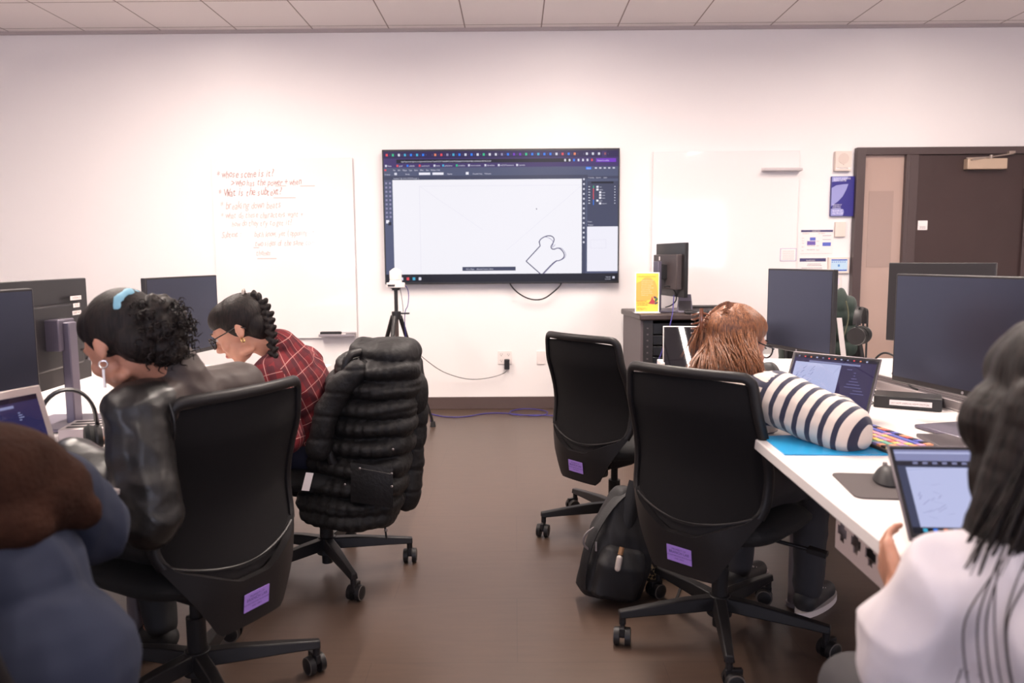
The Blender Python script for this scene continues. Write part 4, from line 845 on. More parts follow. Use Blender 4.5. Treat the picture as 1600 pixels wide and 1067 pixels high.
# the rack monitor turned sideways, seen from behind its left
c = at(1046, 470, y=5.86); t = thing('monitor', 'grey backed monitor standing on the rack cabinet turned to the right', 'monitor', (c.x+.0, 5.86, RT), radians(101))
MB().box((0, -.012, .315), (.56, .030, .40)).build('casing', MBLK, t, bevel=.004)
MB().box((0, .022, .30), (.46, .045, .26)).build('rear_cover', mat('rear_grey', s2l(74, 64, 64), .5), t, bevel=.006)
mb = MB(); flat(mb, -.27, .27, .125, .507, -.0275, MSCR); mb.build('screen', None, t, smooth=False)
mb = MB(); mb.box((0, .06, .30), (.11, .05, .11)); mb.build('stand_mount', MBLKM, t, bevel=.004)
mb = MB(); mb.box((0, .10, .19), (.10, .03, .38)); mb.build('stand_post', MSTD, t, bevel=.004); MB().box((0, .04, .006), (.28, .24, .011)).build('stand_base', MSTD, t, bevel=.003)
mb = MB(); mb.use(MPAP); mb.box((.10, .0455, .40), (.022, .001, .03)); mb.build('asset_label', None, t, smooth=False, label='white label')
cable('black cables looping from the rack monitor to the rack top', [at(1038, 448, 5.75), at(1046, 446, 5.74), at(1055, 455, 5.72), at(1058, 468, 5.72), at(1050, 477, 5.72), at(1040, 480, z=RT+.006)], .005)
t = thing('control_console', 'sloping grey control screen at the foot of the rack monitor', 'console', (*at(1070, 474, 5.78).xy, RT), radians(-12))
mb = MB(); mb.add([(-.06, -.07, 0), (.06, -.07, 0), (.06, .07, 0), (-.06, .07, 0), (-.045, .02, .13), (.045, .02, .13), (.045, .06, .13), (-.045, .06, .13)], [(0, 3, 2, 1), (4, 5, 6, 7), (0, 1, 5, 4), (1, 2, 6, 5), (2, 3, 7, 6), (3, 0, 4, 7)]); mb.build('console_body', MSTD, t, bevel=.003)
mb = MB(); mb.use(mat('console_dark', (.05, .045, .05), .2)); mb.add([(-.048, -.062, .0125), (.048, -.062, .0125), (.040, .012, .118), (-.040, .012, .118)], [(0, 1, 2, 3)]); 
mb.build('display', None, t, smooth=False)
t = thing('keyboard', 'dark keyboard lying on the rack cabinet', 'keyboard', (*at(1108, 487, z=RT+.01).xy, RT), radians(-8)); t.location.y -= .02
MB().box((0, 0, .009), (.36, .12, .016)).build('keyboard_body', MDK, t, bevel=.003); mb = MB(); [mb.box((-.165+.0205*c, .045-.021*r, .019), (.0165, .0175, .005)) for c in range(17) for r in range(5)]; mb.build('keys', MDK, t, smooth=False)
p = at(1100, 477, z=RT+.03)
for k in range(2): tag(MB().box((0, 0, 0), (.28-.03*k, .20, .012)).build('document_folder', [MRKS, MBLKM][k], bevel=.002), ['grey folder lying behind the rack keyboard', 'black folder on top of the grey folder behind the rack keyboard'][k], 'folder').location = (1.50, 6.07, RT+.0065+.0125*k)
cable('blue network cable hanging down the front of the rack cabinet', [at(1053, 462, 5.70), at(1052, 475, 5.60), at(1051, 490, 5.53), at(1046, 512, 5.50), at(1036, 545, 5.50), at(1024, 575, 5.5), at(1010, 612, 5.48), at(1004, 640, 5.46), at(1000, 664, z=.01)], .0042, MBLU, name='network_cable')
# ------------------------------------------------------------------ tripod with the pan-tilt camera
tb = at(632, 640, z=0); cx, cy = at(621, 560, y=5.55).x, 5.55
t = thing('tripod', 'black tripod standing between the puffer coat and the wall screen', 'tripod', (cx, cy, 0))
zc = at(617, 448, y=cy).z; zs = at(620, 494, y=cy).z
top = V((at(617, 448, y=cy).x, cy, zc))
mb = MB(); mb.cyl((0, 0, zs-.30), (0, 0, zs+.02), .014, n=14); mb.build('lower_column', mat('tripod_grey', s2l(90, 78, 74), .35, .5), t)
mb = MB(); mb.cyl((0, 0, zs), (0, 0, zc-.02), .0135, n=14); mb.cyl((0, 0, zc-.025), (0, 0, zc-.012), .028, n=20); mb.cyl((0, 0, zc-.012), (0, 0, zc-.006), .036, n=24); mb.build('centre_column', MBLK, t)
mb = MB(); mb.cyl((0, 0, zs-.02), (0, 0, zs+.035), .034, n=20); mb.box((.05, 0, zs+.02), (.09, .014, .012)); mb.build('shoulder', MBLK, t, bevel=.002)
feet = [V((at(676, 637, y=5.72).x, 5.72, 0)), V((cx-.30, cy+.22, 0)), V((cx-.06, cy-.42, 0))]
for k, f in enumerate(feet):
    f = V((f.x-cx, f.y-cy, 0)); a = V((f.x*.1, f.y*.1, zs)); b = V((f.x, f.y, .03)); mid = a.lerp(b, .58)
    mb = MB(); mb.cyl(a, a.lerp(b, .30), .0165, .015, n=12); mb.cyl(a.lerp(b, .28), mid, .0135, n=12); mb.cyl(mid-(b-a)*.02, mid+(b-a)*.02, .022, n=12); mb.cyl(mid, b, .0105, n=12); lg = mb.build('leg', MBLK, t)
    mb = MB(); mb.cyl(b+V((0, 0, .01)), V((b.x, b.y, 0)), .016, .022, n=14); mb.build('rubber_foot', MBLKM, lg)
t = thing('ptz_camera', 'white pan-tilt conference camera on the tripod', 'camera', (cx, cy, zc-.006), radians(12))
mb = MB(); mb.prism([(x*1.0, y*.9) for x, y in rrect(.13, .12, .03)], .036); mb.build('camera_base', MWP, t, bevel=.004)
mb = MB(); mb.box((-.035, -.0555, .017), (.05, .003, .014)); mb.build('front_panel', MBLK, t, bevel=.002)
mb = MB(); mb.lathe([(.045, .036), (.045, .05), (.04, .055)], (0, 0, 0)); mb.build('turntable', MWP, t)
me = MB(); me.ell((0, 0, .10), (.040, .038, .042)); me.box((0, 0, .09), (.085, .05, .065)); me.cyl((0, 0, .055), (0, 0, .10), .043)
hd = from_mesh(blob(me, .004, 4), 'camera_head', MWP, t, world=False)
mb = MB(); mb.cyl((0, .036, .10), (0, .050, .10), .024, n=24); mb.build('lens', MBLK, hd)
cable('white and blue camera cables hanging from the tripod camera', [V((cx+.04, cy+.03, zc+.03)), V((cx+.09, cy+.03, zc-.02)), V((cx+.085, cy+.02, zc-.14)), V((cx+.06, cy, zs+.04)), V((cx+.055, cy+.02, zs-.1)), V((cx+.08, cy+.05, zs-.38)), V((cx+.14, cy+.12, .40)), V((cx+.2, cy+.2, .15)), V((cx+.2, cy+.3, .01))], .003, MBLU, name='camera_cable')
cable('thin dark lead from the tripod camera down to the tripod shoulder', [V((cx+.02, cy+.03, zc+.02)), V((cx+.03, cy+.06, zc-.06)), V((cx+.04, cy+.05, zc-.13)), V((cx+.05, cy+.0, zs+.03))], .002, MBLKM, name='camera_cable')
# ------------------------------------------------------------------ people
SKIN = mat('skin_light', (.50, .245, .165), .5, var=(30, .06)); SKIN2 = mat('skin_tan', (.42, .195, .125), .5, var=(30, .06))
for s_ in (SKIN, SKIN2):
    b_ = s_.node_tree.nodes['Principled BSDF']; b_.inputs['Subsurface Weight'].default_value = .12; b_.inputs['Subsurface Radius'].default_value = (.01, .004, .002); b_.inputs['Subsurface Scale'].default_value = .6
def axes(y, z):
    y = V(y).normalized(); z = V(z); x = y.cross(z).normalized(); z = x.cross(y)
    return Matrix((x, y, z)).transposed()
def head_prims(mb, c, R, ears=True):
    def L(x, y, z): return c+R @ V((x, y, z))
    def E(p, r, rot=None): mb.ell(L(*p), r, R @ Euler(rot).to_matrix() if rot else R, 24, 16)
    E((0, -.018, .028), (.075, .094, .088)); E((0, .030, .010), (.066, .066, .075)); E((0, .042, -.045), (.055, .050, .062)); E((0, .062, -.092), (.027, .024, .020))
    for s in (-1, 1):
        E((s*.034, .068, -.030), (.026, .020, .024)); E((s*.038, .020, -.075), (.020, .040, .018), (.35, 0, s*.35)); E((s*.030, .080, .018), (.017, .012, .008))
        if ears: E((s*.079, -.012, -.006), (.007, .017, .031), (.18, 0, s*-.35)); E((s*.078, -.004, -.026), (.006, .009, .010)); 
    mb.cap(L(0, .090, .012), .008, L(0, .111, -.028), .0115); E((0, .101, -.034), (.017, .012, .009)); E((0, .088, .030), (.045, .014, .010))
    E((0, .090, -.056), (.023, .010, .0065)); E((0, .088, -.066), (.020, .010, .007))
def hand_prims(mb, w, d, n, side, curl=(.35, .5, .35), spread=.10):
    d = V(d).normalized(); n = V(n); n = (n-d*n.dot(d)).normalized(); l = d.cross(n)*side; w = V(w)
    for i, (off, L, r) in enumerate(((.031, .070, .0082), (.0105, .078, .0086), (-.0105, .073, .0082), (-.031, .058, .0074))):
        k = w+d*(.084-.004*abs(i-1))+l*off; mb.cap(w+l*off*.55+d*.008, .014, k, .0115, 10)
        dd = (d+l*off*spread*30*.3).normalized(); p = k; ang = 0
        for f, (s_, c_) in enumerate(zip((.46, .30, .24), curl)):
            ang += c_*(1+.12*i); dr = dd*cos(ang)+n*sin(ang); q = p+dr*L*s_; mb.cap(p, r*(1.06-.1*f), q, r*(.96-.1*f), 10); p = q
    mb.ell(w+d*.045, (.040, .013, .043), axes(n, d), 16, 10)
    a = w+d*.022+l*.026; b = a+(d*.62+l*.62+n*.35).normalized()*.042; c = b+(d*.88+l*.25+n*.40).normalized()*.032; e = c+(d*.9-l*.05+n*.42).normalized()*.024
    mb.cap(a, .015, b, .0108, 10); mb.cap(b, .0102, c, .0092, 10); mb.cap(c, .0092, e, .0075, 10)
def wrinkle(s1, a1, s2=None, a2=0, stretch=(1, 1, 1)):
    def f(c, n):
        q = V((c.x*stretch[0], c.y*stretch[1], c.z*stretch[2])); v = (1-abs(noise.noise(q*s1)*1.8))*a1-a1*.6
        if a2: v += noise.noise(q*s2+V((5, 3, 1)))*a2
        return v
    return f
class P: pass
def person(label, J, skin, root, arms=(.046, .038, .026)):
    t = thing('person', label, 'person', root)
    R = axes(J['hf'], J['hu']); hc = V(J['head']); mb = MB(); head_prims(mb, hc, R)
    N = V(J['neck']); mb.cap(hc+R @ V((0, -.025, -.055)), .050, N, .056); mb.cap(N, .055, N.lerp(V(J['S']), .8), .07)
    S = V(J['S']); Pv = V(J['pelvis']); sL, sR = V(J['shL']), V(J['shR']); ax = (sR-sL).normalized(); up = (N-Pv).normalized(); fw = up.cross(ax)
    RT_ = Matrix((ax, fw, (ax.cross(fw)))).transposed(); C = S.lerp(Pv, .30); W = S.lerp(Pv, .68)
    mb.ell(C, (.145, .095, .15), RT_); mb.ell(W, (.120, .088, .13), RT_); mb.ell(Pv, (.15, .105, .10), RT_)
    for s in 'LR':
        a, b, c = V(J['sh'+s]), V(J['el'+s]), V(J['wr'+s]); mb.cap(S.lerp(a, .5), .055, a, .05); mb.cap(a, .048, b, arms[1]); mb.cap(b, arms[1], c, arms[2]); mb.ell(b, arms[1]*1.05)
        h = J.get('hand'+s, ((c-b).normalized(), (0, 0, -1), (.3, .4, .3))); mb.cap(c, arms[2], c+V(h[0]).normalized()*.02, .022)
        hand_prims(mb, c+V(h[0]).normalized()*.012, h[0], h[1], -1 if s == 'R' else 1, h[2])
        hp_, k, an = V(J['hip'+s]), V(J['kn'+s]), V(J['an'+s]); mb.cap(hp_, .078, k, .052); mb.cap(k, .050, an, .034); tdir = V(J['f']); tdir.z = 0; tdir.normalize(); mb.cap(an+V((0, 0, -.03)), .036, an+tdir*.13+V((0, 0, -.055)), .024)
    body = from_mesh(blob(mb, .0052, 3), 'body', skin, t)
    p = P(); p.t = t; p.J = J; p.R = R; p.hc = hc; p.N = N; p.S = S; p.Pv = Pv; p.C = C; p.W = W; p.RT = RT_; p.ax = ax; p.fw = fw; p.up = up; p.body = body
    # brows, lashes, eyes and lips on the face
    mb = MB()
    for s in (-1, 1): mb.tube([hc+R @ V((s*x, y, z)) for x, y, z in ((.014, .0985, .034), (.030, .098, .039), (.047, .086, .034))], .0026, n=6, smooth=1)
    mb.build('eyebrow', mat('brow_dark', (.02, .013, .010), .8), t, world=True)
    mb = MB()
    for s in (-1, 1): mb.ell(hc+R @ V((s*.030, .086, .008)), (.0105, .008, .007), R); 
    mb.build('eye', mat('eye_white', (.55, .5, .48), .25), t, world=True)
    mb = MB()
    for s in (-1, 1): mb.tube([hc+R @ V((s*x, y, z)) for x, y, z in ((.018, .0965, .012), (.030, .0975, .0145), (.043, .090, .010))], .0028, n=6, smooth=1)
    mb.build('eyelid', mat('lash_dark', (.03, .018, .014), .7), t, world=True)
    mb = MB(); mb.ell(hc+R @ V((0, .0935, -.061)), (.021, .0085, .0085), R); mb.build('lips', mat('lips', (.42, .13, .115), .4), t, world=True)
    return p
def top(p, name, m, voxel=.008, r=(.066, .056, .048), thick=1.0, disp=None, collar=.0, sleeves=('L', 'R'), short=False, hem=.10, uv=False, smooth=4, label=None):
    J = p.J; mb = MB(); t_ = thick
    mb.ell(p.C, (.168*t_, .108*t_, .155), p.RT); mb.ell(p.W, (.150*t_, .104*t_, .15), p.RT); mb.ell(p.W.lerp(p.Pv, .55), (.158*t_, .108*t_, .12), p.RT); mb.ell(p.S-p.up*.035, (.13*t_, .085*t_, .075), p.RT)
    mb.cap(p.S-p.up*.02, .092, p.N-p.up*.012+p.up*collar-p.fw*.006, .071); mb.ell(p.S+p.up*.012, (.125*t_, .075, .055), p.RT)
    bones = [(p.Pv-p.up*.1, p.N, .15, p.fw)]
    for s in sleeves:
        a, b, c = V(J['sh'+s]), V(J['el'+s]), V(J['wr'+s]); mb.cap(p.S.lerp(a, .45), .070*t_, a, r[0]); bones.append((a, b, .062, p.fw))
        if short: e = a.lerp(b, .50); mb.cap(a, r[0], e, r[1]); continue
        mb.cap(a, r[0], b, r[1]); mb.cap(b, r[1], c, r[2]); bones.append((b, c, .052, p.fw))
    me = blob(mb, voxel, smooth, disp)
    if uv: bone_uv(me, bones)
    return from_mesh(me, name, m, p.t, label=label)
def legs(p, m, name='trousers', disp=None):
    J = p.J; mb = MB(); mb.ell(p.Pv, (.175, .13, .105), p.RT)
    for s in 'LR':
        h, k, a = V(J['hip'+s]), V(J['kn'+s]), V(J['an'+s]); mb.cap(h, .094, k, .068); mb.cap(k, .066, a, .052)
    return from_mesh(blob(mb, .010, 4, disp or wrinkle(9, .006)), name, m, p.t)
def shoes(p, m, sole=None):
    f = V(p.J['f']); f.z = 0; f.normalize()
    for s in 'LR':
        a = V(p.J['an'+s]); z0 = a.z-.095; mb = MB(); g = V((a.x, a.y, z0)); mb.cap(g+V((0, 0, .05))-f*.02, .042, g+f*.16+V((0, 0, .036)), .034); mb.cap(g+V((0, 0, .05)), .042, g+V((0, 0, .10)), .040)
        o = from_mesh(blob(mb, .007, 3), 'shoe', m, p.t)
        mb = MB(); R = axes(f, (0, 0, 1)); M4 = Matrix.Translation(g+f*.07) @ R.to_4x4(); mb.prism([(.046*cos(a_)*(1+.12*sin(a_)), .145*sin(a_)) for a_ in [2*pi*i/24 for i in range(24)]], .022, M4); mb.build('sole', sole or m, o, world=True)
        if sole:
            mb = MB(); [mb.box(g+f*(.05+.022*i)+V((0, 0, .085-.009*i)), (.05, .006, .004), rot=(0, 0, atan2(f.y, f.x)+pi/2)) for i in range(5)]; mb.build('laces', sole, o, world=True)
def strands(name, paths, r, m, parent, n=5, label=None):
    mb = MB()
    for pts in paths:
        if len(pts) == 17:
            for _ in range(3): pts = [pts[0]]+[(a+b*2+c)/4 for a, b, c in zip(pts, pts[1:], pts[2:])]+[pts[-1]]
        k = len(pts); mb.tube(pts, [r*(.35+.65*min(1, 3*i/(k-1)))*(1 if i < k-2 else .5 if i == k-2 else .15) for i in range(k)], n=n)
    o = mb.build(name, m, parent, world=True, label=label); return o
def hair_cap(p, m, name='hair', grow=1.0, drop=-.02, back=.0, front=.055, disp=None, extra=None):
    """hair shell: skull swollen, cut away over the face and ears by leaving those regions out"""
    mb = MB(); hc, R = p.hc, p.R
    def E(q, r, rot=None): mb.ell(hc+R @ V(q), r, R @ Euler(rot).to_matrix() if rot else R, 24, 16)
    E((0, -.024, .036), (.083*grow, .098*grow, .090*grow)); E((0, .012, .062), (.070*grow, .080*grow, .060*grow)); E((0, -.060+back, -.012+drop), (.070*grow, .055*grow, .070*grow))
    if extra: extra(mb, E)
    return from_mesh(blob(mb, .005, 3, disp), name, m, p.t)
def hair_mat(name, c1, c2, rough=.42, scale=(220, 220, 14)):
    if name in MATS: return MATS[name]
    m = bpy.data.materials.new(name); m.use_nodes = True; nt = m.node_tree; b = nt.nodes['Principled BSDF']; tc = nt.nodes.new('ShaderNodeTexCoord'); mp = nt.nodes.new('ShaderNodeMapping'); mp.inputs['Scale'].default_value = scale
    n = nt.nodes.new('ShaderNodeTexNoise'); n.inputs['Scale'].default_value = 1; n.inputs['Detail'].default_value = 3; nt.links.new(tc.outputs['Object'], mp.inputs[0]); nt.links.new(mp.outputs[0], n.inputs['Vector'])
    r = nt.nodes.new('ShaderNodeValToRGB'); r.color_ramp.elements[0].position = .35; r.color_ramp.elements[1].position = .68; r.color_ramp.elements[0].color = (*c1, 1); r.color_ramp.elements[1].color = (*c2, 1)
    nt.links.new(n.outputs['Fac'], r.inputs[0]); nt.links.new(r.outputs[0], b.inputs['Base Color']); bp = nt.nodes.new('ShaderNodeBump'); bp.inputs['Strength'].default_value = .5; bp.inputs['Distance'].default_value = .003
    nt.links.new(n.outputs['Fac'], bp.inputs['Height']); nt.links.new(bp.outputs[0], b.inputs['Normal']); b.inputs['Roughness'].default_value = rough; MATS[name] = m; return m
def glasses(p, m, tilt=0.0):
    hc, R = p.hc, p.R; L = lambda x, y, z: hc+R @ V((x, y, z)); mb = MB()
    for s in (-1, 1):
        pts = [L(s*(.033+.026*cos(a)*(1 if abs(cos(a)) < .8 else .97)), .112-.006*abs(cos(a)), .004+.021*sin(a)) for a in [2*pi*i/20 for i in range(20)]]
        mb.tube(pts, .0026, n=8, close=True); mb.tube([L(s*.059, .107, .012), L(s*.072, .095, .012), L(s*.080, .03, .010), L(s*.081, -.010, .012), L(s*.078, -.035, -.010)], .0024, n=6, smooth=1)
    mb.tube([L(-.008, .113, .006), L(0, .116, .009), L(.008, .113, .006)], .0024, n=6)
    g = mb.build('glasses', m, p.t, world=True)
    for s in (-1, 1):
        mb = MB(); mb.add([L(s*(.033+.024*cos(a)), .1105, .004+.019*sin(a)) for a in [2*pi*i/20 for i in range(20)]], [tuple(range(20))]); mb.build('lens', mat('lens_glass', (.95, .95, 1), .03, trans=1.0, ior=1.05, alpha=.35), g, world=True)
    return g
def seat_legs(Pv, f, reach=.43, gap=.085, kz=.50, foot=(0.42, .10), spread=.05):
    f = V((*f, 0)).normalized(); l = V((-f.y, f.x, 0)); Pv = V(Pv); d = {}
    for s, q in (('L', 1), ('R', -1)):
        d['hip'+s] = Pv+l*gap*q-V((0, 0, .01)); kn = Pv+f*reach+l*(gap+spread)*q; kn.z = kz; d['kn'+s] = kn; an = Pv+f*foot[0]+l*(gap+spread)*q; an.z = foot[1]; d['an'+s] = an
    d['f'] = f; return d
# ---- the woman in the leather jacket
J = dict(head=(-.968, 1.885, 1.068), hf=(-.80, .36, -.50), hu=(-.42, .12, .85), neck=(-.875, 1.945, .975), S=(-.850, 1.955, .922), pelvis=(-.90, 2.085, .545),
         shL=(-.912, 1.812, .905), shR=(-.775, 2.105, .915), elL=(-.86, 1.745, .665), wrL=(-1.09, 1.86, .775), elR=(-.80, 2.24, .70), wrR=(-1.06, 2.14, .775),
         handL=((-.9, .25, -.05), (0, 0, -1), (.3, .4, .3)), handR=((-.95, -.2, -.05), (0, 0, -1), (.3, .4, .3)))
J.update(seat_legs(J['pelvis'], (-.883, .469), reach=.42, foot=(.36, .10)))
p1 = person('person in a black leather jacket with a curly ponytail bending over the left desk', J, SKIN2, (-.86, 2.06, 0))
MLE = mat('leather', (.009, .008, .008), .36, bump=(45, .12), spec=.45); MLE2 = mat('leather_brown', (.050, .036, .032), .58, bump=(30, .1), spec=.3)
def ridges(c, n):
    q = V((c.x*.7, c.y*.7, c.z*2.2)); v = noise.noise(q*7.5+V((2, 1, 0)))*.6+noise.noise(V((c.x*1.6+c.z*1.1, c.y*1.6, c.z*.8))*11)*.4
    return v*.011+(1-abs(noise.noise(V((c.x+c.z*.5, c.y, c.z*1.4))*13))*2.2)*.0035
jk = top(p1, 'leather_jacket', MLE, voxel=.0065, r=(.076, .073, .058), thick=1.02, disp=ridges, collar=.022)
# brownish back yoke panel of the jacket, by the region it covers
jk.data.materials.append(MLE2); inv = root_matrix(p1.t)
for pol in jk.data.polygons:
    c = inv @ pol.center
    if (c-p1.S).dot(p1.ax) > -.095 and (c-p1.S).dot(p1.fw) < .045 and c.z > .70 and (c-V(J['elR'])).length > .20: pol.material_index = 1
# piped seam round the near armhole, and a collar band
def ring(c, ax_, r1, r2, up_, n=40):
    ax_ = V(ax_).normalized(); x = V(up_); x = (x-ax_*x.dot(ax_)).normalized(); y = ax_.cross(x); return [V(c)+x*r1*cos(2*pi*i/n)+y*r2*sin(2*pi*i/n) for i in range(n)]
mb = MB(); mb.tube(ring(V(J['shL'])+p1.ax*.038-V((0, 0, .03)), -p1.ax, .098, .083, (0, 0, 1)), .0035, n=6, close=True); mb.build('armhole_piping', MLE, jk, world=True)
mb = MB(); mb.tube(ring(p1.N+V((-.012, 0, -.012)), (p1.N-p1.S)+V((-.05, .02, .02)), .066, .070, p1.ax), .008, n=8, close=True, sq=(.6, 1.7)); mb.build('collar', MLE2, jk, world=True)
legs(p1, mat('trousers_black', (.012, .011, .012), .7)); shoes(p1, MBLKM)
HB = hair_mat('hair_black', (.0045, .0032, .003), (.018, .011, .009), .55, (170, 170, 24))
HB.node_tree.nodes['Principled BSDF'].inputs['Specular IOR Level'].default_value = .22
def cap1(c, n):
    return (1-abs(noise.noise(V((c.x*26, c.y*26, c.z*12)))))*.002
hair_cap(p1, HB, grow=1.0, drop=-.005, disp=cap1)
hc, R = p1.hc, p1.R; Lw = lambda x, y, z: hc+R @ V((x, y, z))
base = V((-.918, 1.868, 1.142)); rp = random.Random(5); paths = []
mb = MB(); pc = V((-.876, 1.875, 1.112)); mb.ell(pc, (.062, .064, .078)); mb.ell(base+V((.02, .0, .01)), (.035, .035, .03)); mb.ell(pc+V((.012, 0, -.055)), (.055, .055, .05))
pony = from_mesh(blob(mb, .006, 3, lambda c, n: noise.noise(c*38)*.012+noise.noise(c*80)*.005), 'ponytail', HB, p1.t)
for i in range(230):
    a = rp.uniform(0, 2*pi); u = rp.uniform(-.9, .95); s_ = sqrt(1-u*u); c0 = pc+V((s_*cos(a)*.060, s_*sin(a)*.060, u*.072-.012)); d = V((s_*cos(a), s_*sin(a), u*.6-.45)).normalized(); r_ = rp.uniform(.005, .009); ph = rp.uniform(0, 6); L_ = rp.uniform(.025, .05)
    Rr, _ = frame_from((0, 0, 0), d); paths.append([c0+d*(L_*k/11)+Rr @ V((r_*cos(ph+k*1.15), r_*sin(ph+k*1.15), 0)) for k in range(12)])
strands('curl', paths, .0017, HB, pony, n=4)
mb = MB(); sc = ring(base+V((-.012, -.012, .010)), V((.80, -.25, .05)), .038, .042, (0, 0, 1), 30); mb.tube([q+V((random.uniform(-.002, .002),)*3) for q in sc], [.0115+.002*sin(i*2.1) for i in range(30)], n=10, close=True); mb.build('hair_tie', mat('scrunchie_blue', s2l(120, 170, 190), .6), p1.t, world=True, label='light blue hair tie')
mb = MB(); e = Lw(-.084, -.006, -.040); mb.tube(ring(e-V((0, 0, .006)), R @ V((.6, 1, 0)), .009, .009, (0, 0, 1), 16), .0022, n=6, close=True); mb.box(e-V((0, 0, .040)), (.006, .004, .045)); mb.build('earring', mat('silver', (.7, .68, .68), .25, .9), p1.t, world=True, label='long silver drop earring')
# ---- the woman in the plaid shirt
J = dict(head=(-1.018, 2.84, 1.012), hf=(-.86, -.10, -.50), hu=(-.48, -.02, .85), neck=(-.905, 2.90, .935), S=(-.862, 2.93, .875), pelvis=(-.775, 3.02, .545),
         shL=(-.905, 2.785, .845), shR=(-.85, 3.085, .85), elL=(-.835, 2.755, .62), wrL=(-1.05, 2.86, .775), elR=(-.86, 3.22, .66), wrR=(-1.10, 3.12, .775),
         handL=((-.95, .2, -.05), (0, 0, -1), (.3, .5, .3)), handR=((-.95, -.2, -.05), (0, 0, -1), (.3, .4, .3)))
J.update(seat_legs(J['pelvis'], (-.97, .24), reach=.41, foot=(.34, .10)))
p2 = person('person in a red plaid shirt with a dark braid and glasses at the left desk', J, SKIN, (-.775, 3.02, 0))
m = bpy.data.materials.new('plaid_flannel'); m.use_nodes = True; nt = m.node_tree; b = nt.nodes['Principled BSDF']; b.inputs['Roughness'].default_value = .9
uvn = nt.nodes.new('ShaderNodeUVMap'); sp = nt.nodes.new('ShaderNodeSeparateXYZ'); nt.links.new(uvn.outputs[0], sp.inputs[0])
def mnode(op, a, b_=None, c_=None):
    n = nt.nodes.new('ShaderNodeMath'); n.operation = op
    for i, q in enumerate((a, b_, c_)):
        if q is None: continue
        if isinstance(q, (int, float)): n.inputs[i].default_value = q
        else: nt.links.new(q, n.inputs[i])
    return n.outputs[0]
def band(src, per, off, wd): # 1 inside a line
    f_ = mnode('FRACT', mnode('ADD', mnode('DIVIDE', src, per), off+50)); return mnode('LESS_THAN', f_, wd)
u_, v_ = sp.outputs[0], sp.outputs[1]
def mixc(a, b_, f_, k=1.0):
    n = nt.nodes.new('ShaderNodeMix'); n.data_type = 'RGBA'
    nt.links.new(mnode('MULTIPLY', f_, k), n.inputs[0])
    for i, q in ((6, a), (7, b_)):
        if isinstance(q, tuple): n.inputs[i].default_value = (*q, 1)
        else: nt.links.new(q, n.inputs[i])
    return n.outputs[2]
c_ = mixc((.150, .008, .013), (.055, .006, .012), band(u_, .062, .45, .36), .75); c_ = mixc(c_, (.050, .006, .012), band(v_, .062, .45, .36), .55)
c_ = mixc(c_, (.44, .22, .20), band(u_, .062, 0, .045), .85); c_ = mixc(c_, (.44, .22, .20), band(v_, .062, 0, .045), .85)
nt.links.new(c_, b.inputs['Base Color']); MPL = m
sh = top(p2, 'plaid_shirt', MPL, voxel=.0065, r=(.070, .060, .048), thick=1.04, disp=wrinkle(9, .010, 20, .003), collar=.012, uv=True)
mb = MB(); mb.tube(ring(p2.N+V((-.010, 0, -.004)), (p2.N-p2.S)+V((-.05, 0, .0)), .064, .064, p2.ax), .011, n=8, close=True, sq=(.5, 1.8)); mb.build('shirt_collar', mat('collar_red', (.16, .010, .014), .85), sh, world=True)
legs(p2, mat('jeans_navy', (.012, .014, .035), .8)); shoes(p2, MBLKM)
hair_cap(p2, HB, grow=1.0, drop=.0, disp=cap1)
hc, R = p2.hc, p2.R; Lw = lambda x, y, z: hc+R @ V((x, y, z))
# braid from the back of the crown over the near shoulder
path = [Lw(-.01, -.095, .085), Lw(-.02, -.120, .050), Lw(-.035, -.120, .0), Lw(-.05, -.105, -.05), Lw(-.06, -.085, -.10), Lw(-.065, -.06, -.15), Lw(-.068, -.045, -.195)]
mb = MB()
for k in range(26):
    s_ = k/25*(len(path)-1.001); i = int(s_); c = path[i].lerp(path[i+1], s_-i); d = (path[i+1]-path[i]).normalized(); sd = 1 if k % 2 else -1; x = d.cross(R @ V((1, 0, 0))).normalized(); w_ = .018*(1-.4*k/25)
    mb.ell(c+x*sd*w_*.55, (w_, w_*.95, .0165), Matrix((x, d.cross(x), (d+x*sd*-.7).normalized())).transposed(), 12, 8)
mb.ell(Lw(0, -.085, .075), (.030, .03, .03))
from_mesh(blob(mb, .0032, 1), 'braid', HB, p2.t, label='dark braid')
mb = MB(); q = Lw(-.012, -.078, .103); mb.tube(ring(q, R @ V((0, 1, .6)), .019, .015, R @ V((0, 0, 1)), 20), .005, n=8, close=True); mb.build('hair_tie', mat('tie_grey', s2l(160, 148, 140), .4), p2.t, world=True, label='pale grey hair tie')
glasses(p2, mat('glasses_black', (.012, .011, .013), .25))
mb = MB(); e = Lw(-.084, -.004, -.042); mb.tube(ring(e, R @ V((.4, 1, 0)), .008, .008, (0, 0, 1), 16), .0022, n=6, close=True); mb.build('earring', mat('gold', (.75, .5, .2), .25, .9), p2.t, world=True, label='small gold hoop earring')
